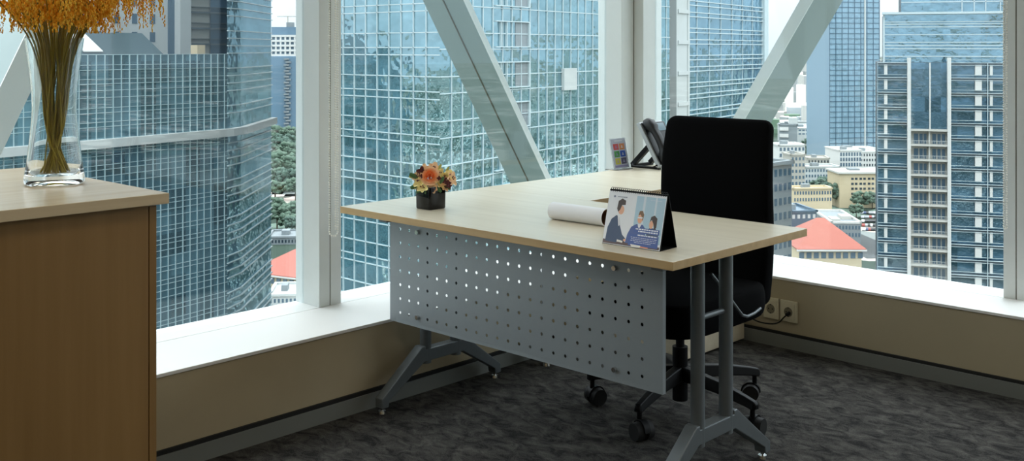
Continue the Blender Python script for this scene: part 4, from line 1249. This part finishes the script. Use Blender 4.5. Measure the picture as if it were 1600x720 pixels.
m = MB(); Fx.box(m, t+1, t+2.0, zt, zt+12, -4, -3.0); Fx.box(m, t-10, t+18, zt+11, zt+11.8, -4, -3.2); part(m, 'crane', C['beige'], r)

# ---------------------------------------------------------------- 6. low-rise blocks seen through the right window
def block(name, label, u0, u1, D, vt, skew=.25, depth=14, mat='white', win='winb', rows=0, cols=0, ww=.5, wh=.5, roof=True, group=None, zbase=GZ, top=.0):
    r = empty(name, WP((u0+u1)/2, D, zbase)); Fx = Facade(u0, D, 1, skew); tw = Fx.t(u1); zt = CH-(vt-V0)*D/F_PX
    body('walls', [Fx.o, Fx.o+Fx.ex*tw, Fx.o+Fx.ex*tw-Fx.n*depth, Fx.o-Fx.n*depth], zbase, zt, C[mat], r)
    if roof:
        m = MB(); Fx.box(m, -.5, tw+.5, zt, zt+.9, -.6, .5); Fx.box(m, -.5, tw+.5, zt, zt+.9, -depth-.5, -depth+.6); Fx.box(m, -.5, .6, zt, zt+.9, -depth, .5); Fx.box(m, tw-.6, tw+.5, zt, zt+.9, -depth, .5)
        part(m, 'parapet', C[mat], r)
        m = MB(); Fx.box(m, tw*.3, tw*.5, zt, zt+2.2, -depth*.7, -depth*.4); part(m, 'roof_hut', C['greyc'], r)
    if rows:
        m = MB(); fhh = 3.5
        for a in range(rows):
            z1 = zt-1.0-a*fhh
            for b in range(cols):
                t = tw*(b+.5)/cols; hw = tw/cols*ww/2; Fx.box(m, t-hw, t+hw, z1-fhh*wh, z1, -.05, .12)
        part(m, 'windows', C[win], r)
    return tag(r, label, 'building', group), Fx, tw, zt
# grey office right of the chair
r, Fx, tw, zt = block('office_block', 'grey office block with rows of square windows right of the chair', 1186, 1237, 250, 262, .9, 16, 'greyc', 'winb', 22, 7, .5, .48)
# striped white building
r, Fx, tw, zt = block('apartment_block', 'white striped block with a grey side wall above the white apartments', 1218, 1246, 700, 196, -.2, 14, 'greyc', 'winb', 0)
m = MB()
for k in range(9): z = zt-1-k*4.4; Fx.box(m, 0, tw*.5, z-2.3, z, 0, 1.0)
part(m, 'white_bands', C['white'], r)
m = MB(); Fx.box(m, tw*.52, tw*1.02, zt+1, zt+5, -6, -1); part(m, 'roof_housing', C['conc'], r)
block('apartment_block', 'long low pale hall with a flat roof beyond the apartments', 1247, 1292, 1050, 201, .1, 60, 'conc', 'winb', 2, 8, .7, .4)
block('apartment_block', 'pale flat-roofed hall under the hazy blue reflection tower', 1290, 1340, 1000, 222, .05, 50, 'white', 'winb', 2, 8, .7, .4)
r, Fx, tw, zt = block('apartment_block', 'white apartment block with pale green panels right of the brace', 1217, 1258, 620, 228, .15, 16, 'white', 'winb', 12, 7, .55, .55)
block('apartment_block', 'short white annex in front of the white apartment block', 1236, 1258, 600, 243, .15, 12, 'beige', 'winb', 9, 4, .5, .5)
block('apartment_block', 'low grey-white block with many small windows beside the cream building', 1258, 1312, 690, 262, .08, 16, 'conc', 'winb', 6, 12, .5, .5)
block('apartment_block', 'white block stepped behind the low grey-white block', 1262, 1296, 780, 248, -.1, 20, 'beige', 'win', 3, 7, .5, .5)
block('apartment_block', 'blue-grey apartment block with white gables behind the cream building', 1312, 1346, 720, 236, .1, 16, 'white', 'winb', 10, 8, .62, .7)
block('apartment_block', 'white apartment block touching the right tower', 1344, 1374, 740, 238, .1, 18, 'white', 'win', 9, 7, .45, .5)
block('apartment_block', 'low white block behind the blue-grey apartments', 1305, 1372, 800, 234, .1, 20, 'white', 'winb', 3, 12, .5, .5)
# cream building
r, Fx, tw, zt = block('civic_building', 'cream building with three rows of dark paired windows', 1312, 1392, 640, 272, .05, 22, 'cream', 'win', 0)
m = MB()
for a in range(4):
    for b in range(4):
        for q in (0, 1):
            t = Fx.t(1330+b*13)+q*2.3; z1 = zt-2.2-a*3.0; Fx.box(m, t, t+1.5, z1-1.3, z1, 0, .15)
part(m, 'windows', C['win'], r)
m = MB(); Fx.box(m, -1, tw+1, zt+.2, zt+1.2, -23, 1.2); part(m, 'roof_slab', C['conc2'], r)
# long low blocks along the street
block('street_block', 'long low cream block behind the trees', 1240, 1300, 560, 296, .1, 10, 'cream', 'winb', 2, 14, .5, .5)
block('street_block', 'low teal-grey shed left of the courtyard building', 1236, 1276, 470, 332, .15, 22, 'winb', 'conc', 1, 5, .5, .5, )
# grey courtyard building
r, Fx, tw, zt = block('courtyard_building', 'flat-roofed grey building with a white parapet behind the red roof', 1300, 1345, 505, 349, -.05, 38, 'greyc', 'winb', 2, 9, .5, .5, roof=False)
m = MB(); Fx.box(m, -.5, tw+.5, zt, zt+1.0, -.8, .3); Fx.box(m, -.5, tw+.5, zt, zt+1.0, -38.4, -37.4); Fx.box(m, -.5, .5, zt, zt+1.0, -38, .3); Fx.box(m, tw-.5, tw+.5, zt, zt+1.0, -38, .3)
part(m, 'parapet', C['white'], r)
m = MB(); Fx.box(m, tw*.55, tw*.9, zt, zt+1.6, -20, -12); Fx.box(m, tw*.1, tw*.4, zt, zt+1.2, -14, -6); part(m, 'roof_plant', C['conc2'], r)
# red-roofed hall
def hip(name, label, u0, u1, D, ve, vr, depth, skew=.0, inset=.42, wall='cream', zt_add=0):
    r = empty(name, WP((u0+u1)/2, D, GZ)); Fx = Facade(u0, D, 1, skew); tw = Fx.t(u1); ze = CH-(ve-V0)*D/F_PX
    body('walls', [Fx.o+Fx.ex*1.5-Fx.n*1.5, Fx.o+Fx.ex*(tw-1.5)-Fx.n*1.5, Fx.o+Fx.ex*(tw-1.5)-Fx.n*(depth-1.5), Fx.o+Fx.ex*1.5-Fx.n*(depth-1.5)], GZ, ze, C[wall], r)
    Dm = D+depth/2; zr_ = CH-(vr-V0)*Dm/F_PX
    q = [Fx.o, Fx.o+Fx.ex*tw, Fx.o+Fx.ex*tw-Fx.n*depth, Fx.o-Fx.n*depth]
    rl = [Fx.o+Fx.ex*tw*inset-Fx.n*depth/2, Fx.o+Fx.ex*tw*(1-inset)-Fx.n*depth/2]
    m = MB(); m.add([(p.x,p.y,ze) for p in q]+[(p.x,p.y,zr_) for p in rl]+[(p.x,p.y,ze-.5) for p in q], [(0,1,5,4),(1,2,5),(2,3,4,5),(3,0,4),(0,6,7,1),(1,7,8,2),(2,8,9,3),(3,9,6,0),(6,9,8,7)])
    part(m, 'roof', C['red'], r)
    m = MB()
    for b in range(9):
        t = tw*(b+.7)/9.4; Fx.box(m, t-1.0, t+1.0, ze-4, ze-1.6, -1.5, -1.3)
    part(m, 'windows', C['winb'], r)
    m = MB(); Fx.box(m, -.2, tw+.2, ze-.9, ze-.3, -.6, .3); part(m, 'gutter', C['white'], r)
    return tag(r, label, 'building')
hip('red_roofed_hall', 'cream hall with a salmon-red hipped roof beside the desk corner', 1246, 1354, 430, 389, 340, 34, .0, .44)
hip('red_roofed_hall', 'cream hall with an orange-red roof below the dark high-rise', 385, 480, 430, 424, 384, 40, -.5, .30)
block('street_block', 'grey flat block above the orange-red roof by the left window post', 418, 480, 520, 372, .1, 20, 'greyc', 'win', 2, 12, .5, .4)
block('street_block', 'small white rooftop building at the foot of the left window', 420, 470, 390, 463, .1, 20, 'conc', 'winb', 2, 8, .5, .4)
for (u, v, D, lab) in ((432, 322, 700, 'small white house among trees, upper left window gap'), (452, 330, 690, 'small white house with a grey roof beside the window post'), (441, 345, 640, 'low pale house above the grey flat block'), (455, 243, 980, 'pale house on the green slope under the dark high-rise')):
    block('small_house', lab, u-9, u+9, D, v, .1, 12, 'white', 'winb', 2, 4, .5, .5)

# ---------------------------------------------------------------- ground, far city, trees, cars
def gk(r, g, b, k=.34): return tuple(v*k for v in srgb(r, g, b)[:3])+(1,)
def ground_mat():
    m, nt, p = newmat('city_ground'); N = nt.nodes.new; L = nt.links.new
    tc = N('ShaderNodeTexCoord')
    vo = N('ShaderNodeTexVoronoi'); vo.inputs['Scale'].default_value = .045; vo.distance = 'CHEBYCHEV'
    L(tc.outputs['Object'], vo.inputs['Vector'])
    r = N('ShaderNodeValToRGB'); r.color_ramp.interpolation = 'CONSTANT'; e = r.color_ramp.elements
    e[0].position = 0; e[0].color = gk(96,114,104); e[1].position = .28; e[1].color = gk(150,150,142)
    for ps, cl in ((.42,(170,156,148)),(.52,(118,124,122)),(.66,(196,196,188)),(.78,(100,116,106)),(.88,(166,160,150))):
        q = e.new(ps); q.color = srgb(*cl)
    sp = N('ShaderNodeSeparateColor'); L(vo.outputs['Color'], sp.inputs[0]); L(sp.outputs[0], r.inputs['Fac'])
    n = N('ShaderNodeTexNoise'); n.inputs['Scale'].default_value = .006; n.inputs['Detail'].default_value = 6; L(tc.outputs['Object'], n.inputs['Vector'])
    g = N('ShaderNodeValToRGB'); g.color_ramp.elements[0].position = .47; g.color_ramp.elements[0].color = (0,0,0,1); g.color_ramp.elements[1].position = .56; g.color_ramp.elements[1].color = (1,1,1,1)
    L(n.outputs['Fac'], g.inputs['Fac'])
    mx = N('ShaderNodeMix'); mx.data_type = 'RGBA'; L(g.outputs['Color'], mx.inputs[0]); L(r.outputs['Color'], mx.inputs[6]); mx.inputs[7].default_value = gk(92,112,98)
    L(mx.outputs[2], p.inputs['Base Color']); p.inputs['Roughness'].default_value = 1; p.inputs['Specular IOR Level'].default_value = 0
    return m
g_ = MB().box(-9000, 5000, -3000, 12000, GZ-1, GZ).build('ground', ground_mat()); struct(g_)
# distant rooftops: past counting
def far_city():
    m, nt, p = newmat('far_city_walls'); N = nt.nodes.new; L = nt.links.new
    ge = N('ShaderNodeNewGeometry'); r = N('ShaderNodeValToRGB'); e = r.color_ramp.elements; r.color_ramp.interpolation = 'CONSTANT'
    e[0].position = 0; e[0].color = gk(214,214,208,.60); e[1].position = .3; e[1].color = gk(176,182,182,.60)
    for ps, cl in ((.5,(192,176,166)),(.6,(150,160,164)),(.72,(226,224,216)),(.86,(96,120,100)),(.93,(184,154,142))): q = e.new(ps); q.color = srgb(*cl)
    L(ge.outputs['Random Per Island'], r.inputs['Fac']); L(r.outputs['Color'], p.inputs['Base Color']); p.inputs['Roughness'].default_value = .9
    R = random.Random(21); b = MB()
    for _ in range(9000):
        D = 780*math.exp(R.random()*2.35); u = R.uniform(-200, 1900)
        if D < 1150 and (1180 < u < 1400 or (400 < u < 490)): continue
        if D < 1260 and 380 < u < 500: continue
        if D < 1000 and u < 490: continue
        P = WP(u, D); h = R.uniform(5, 16) if R.random() < .93 else R.uniform(20, 55)
        sc_ = .6+D/4500
        a, c = R.uniform(8, 24)*sc_, R.uniform(8, 20)*sc_; an = R.uniform(-.4,.4)+TH
        exx = Vector((math.cos(an), math.sin(an), 0)); ey = Vector((-exx.y, exx.x, 0))
        b.obox(P, exx, ey, Vector((0,0,1)), (-a/2,a/2), (-c/2,c/2), (GZ, GZ+h))
    o = b.build('distant_rooftops', m, recalc=False); tag(o, 'hazy sprawl of distant low rooftops reaching the horizon', 'city', kind='stuff')
far_city()
# trees
def tree_mesh(seed, mat):
    R = random.Random(seed); m = MB()
    for _ in range(60):
        a = R.uniform(0, 2*PI); q = 4.0*math.sqrt(R.random()); h = R.uniform(-2.4, 2.8)*math.sqrt(max(.1, 1-(q/4.6)**2)); m.ball((q*math.cos(a), q*math.sin(a), 6+h), R.uniform(.7, 1.4), 7, 5, sz=.8, mi=0)
    me = m.build('crown', mat, smooth='all', recalc=False)
    for v in me.data.vertices: v.co += Vector((R.gauss(0,.22), R.gauss(0,.22), R.gauss(0,.22)))
    return me
M['bark'] = pm('bark', (86,72,56), .9)
protos = []
for k in range(3):
    r = empty('tree'); cr = tree_mesh(40+k, C['green'] if k != 1 else C['green2']); cr.parent = r
    tk = MB().cyl((0,0,0), (0,0,5), .35, .22, n=8).build('trunk', M['bark']); tk.parent = r; protos.append(r)
R = random.Random(4); first = [True]*3
spots = [('right', u, v, s) for (u, v, s) in ((1283,314,1.5),(1290,309,1.6),(1299,311,1.8),(1306,309,1.4),(1317,312,1.7),(1298,318,1.4),(1309,322,1.5),(1322,311,1.3),(1333,312,1.3),(1341,318,1.3),(1350,312,1.3),(1358,314,1.5),(1366,313,1.2),(1331,322,1.2),(1346,330,1.3),(1251,320,1.5),(1262,327,1.6),(1245,330,1.3),(1272,322,1.3),(1255,339,1.3),(1363,326,1.0),(1338,340,.9),(1268,250,1.4),(1276,246,1.5),(1262,238,1.4),(1290,240,1.3))]
spots += [('left', u, v, s) for (u, v, s) in ((432,236,2.4),(444,240,2.4),(455,236,2.2),(437,255,2.2),(449,262,2.4),(460,256,2.0),(431,272,2.2),(442,280,2.2),(455,284,2.0),(463,276,1.8),(436,298,1.8),(449,300,1.8),(461,298,1.7),(430,312,1.5),(462,314,1.5),(458,348,1.3),(433,358,1.3),(447,362,1.2),(461,366,1.2),(429,340,1.3))]
for (sd, u, v, s) in spots:
    D = F_PX*(CH-GZ)/(v-V0); k = R.randrange(3); p = WP(u, D, GZ)
    o = protos[k] if first[k] else dup(protos[k]); first[k] = False
    o.location = p; o.rotation_euler = (0,0,R.uniform(0,6)); o.scale = (s, s, s*R.uniform(.85,1.1))
    tag(o, 'leafy green tree among the white blocks beyond the right window' if sd == 'right' else 'dark green tree in the gap beside the left window post', 'tree', 'trees among the white blocks' if sd == 'right' else 'trees beyond the left window')
# cars in the lot beside the courtyard building
cm_ = [pm('car_'+n, c, .3) for n, c in (('white',(230,232,234)),('silver',(170,176,180)),('blue',(60,84,120)),('dark',(50,54,58)),('red',(160,60,54)))]
R = random.Random(8); cols_n = ('white','silver','blue','dark grey','red')
base = {}
def car_mesh(k):
    m = MB(); m.prism([(-2.2,.35),(-2.2,.95),(-1.5,1.05),(-.9,1.5),(.8,1.5),(1.4,1.0),(2.2,.85),(2.2,.35)], -.85, .85, 'y'); 
    for x in (-1.35, 1.35): m.cyl((x,-.87,.33),(x,.87,.33),.33,n=10,mi=1)
    return m
for i in range(30):
    row, q = divmod(i, 6); v = 334+row*6.5; u = 1347+q*4.0+row*.8; D = F_PX*(CH-GZ)/(v-V0); k = R.randrange(5)
    if k in base: o = base[k].copy(); col.objects.link(o)
    else: o = car_mesh(k).build('parked_car', [cm_[k], M['black_rubber']]); base[k] = o
    o.location = WP(u, D, GZ); o.rotation_euler = (0,0,TH+1.2)
    tag(o, cols_n[k]+' car parked in the lot between the red roof and the right tower', 'car', cols_n[k]+' cars parked in the lot')
m = MB(); Fx = Facade(1346, 492, 1, .1); Fx.box(m, 0, 24, GZ, GZ+.1, -110, 6); o = m.build('parking_lot', C['road']); o['kind'] = 'structure'
m = MB(); Fx = Facade(1170, 400, 1, .1); Fx.box(m, 0, 90, GZ, GZ+.1, -22, 8); o = m.build('street', C['road']); o['kind'] = 'structure'


# ================================================================= SKY, LIGHT, CAMERA
w = bpy.data.worlds.new('overcast_sky'); sc.world = w; w.use_nodes = True
nt = w.node_tree; N = nt.nodes.new; L = nt.links.new
bg = nt.nodes['Background']
tc = N('ShaderNodeTexCoord'); sp_ = N('ShaderNodeSeparateXYZ'); L(tc.outputs['Generated'], sp_.inputs[0])
rp = N('ShaderNodeValToRGB'); e = rp.color_ramp.elements
e[0].position = 0.0; e[0].color = (.80,.90,.98,1); e[1].position = 1; e[1].color = (1,1,1,1)
L(sp_.outputs['Z'], rp.inputs['Fac'])
mr = N('ShaderNodeMapRange'); mr.inputs['From Min'].default_value = 0; mr.inputs['From Max'].default_value = 1; mr.inputs['To Min'].default_value = 1.12; mr.inputs['To Max'].default_value = 6.0
L(sp_.outputs['Z'], mr.inputs['Value'])
ns = N('ShaderNodeTexNoise'); ns.inputs['Scale'].default_value = 3; ns.inputs['Detail'].default_value = 4; L(tc.outputs['Generated'], ns.inputs['Vector'])
mu = N('ShaderNodeMath'); mu.operation = 'MULTIPLY_ADD'; mu.inputs[1].default_value = .25; mu.inputs[2].default_value = .88; L(ns.outputs['Fac'], mu.inputs[0])
m2 = N('ShaderNodeMath'); m2.operation = 'MULTIPLY'; L(mu.outputs[0], m2.inputs[0]); L(mr.outputs[0], m2.inputs[1])
L(rp.outputs['Color'], bg.inputs['Color']); L(m2.outputs[0], bg.inputs['Strength'])

cam = bpy.data.cameras.new('camera'); co = bpy.data.objects.new('camera', cam); col.objects.link(co)
co.location = (0, 0, CH); co.rotation_euler = (PI/2, 0, TH)
cam.sensor_width = 36; cam.lens = F_PX*36/1600
cam.shift_x = -(CX-800)/1600; cam.shift_y = -(360-V0)/1600
cam.clip_end = 60000; cam.clip_start = .05
sc.camera = co
sc.view_settings.view_transform = 'Standard'; sc.view_settings.look = 'None'
sc.view_settings.exposure = .15; sc.view_settings.gamma = 1; sc.view_settings.use_curve_mapping = False
sc.cycles.max_bounces = 10; sc.cycles.transparent_max_bounces = 16; sc.cycles.diffuse_bounces = 5; sc.cycles.glossy_bounces = 5; sc.cycles.transmission_bounces = 10
sc.cycles.sample_clamp_indirect = 6
sc.cycles.use_denoising = True
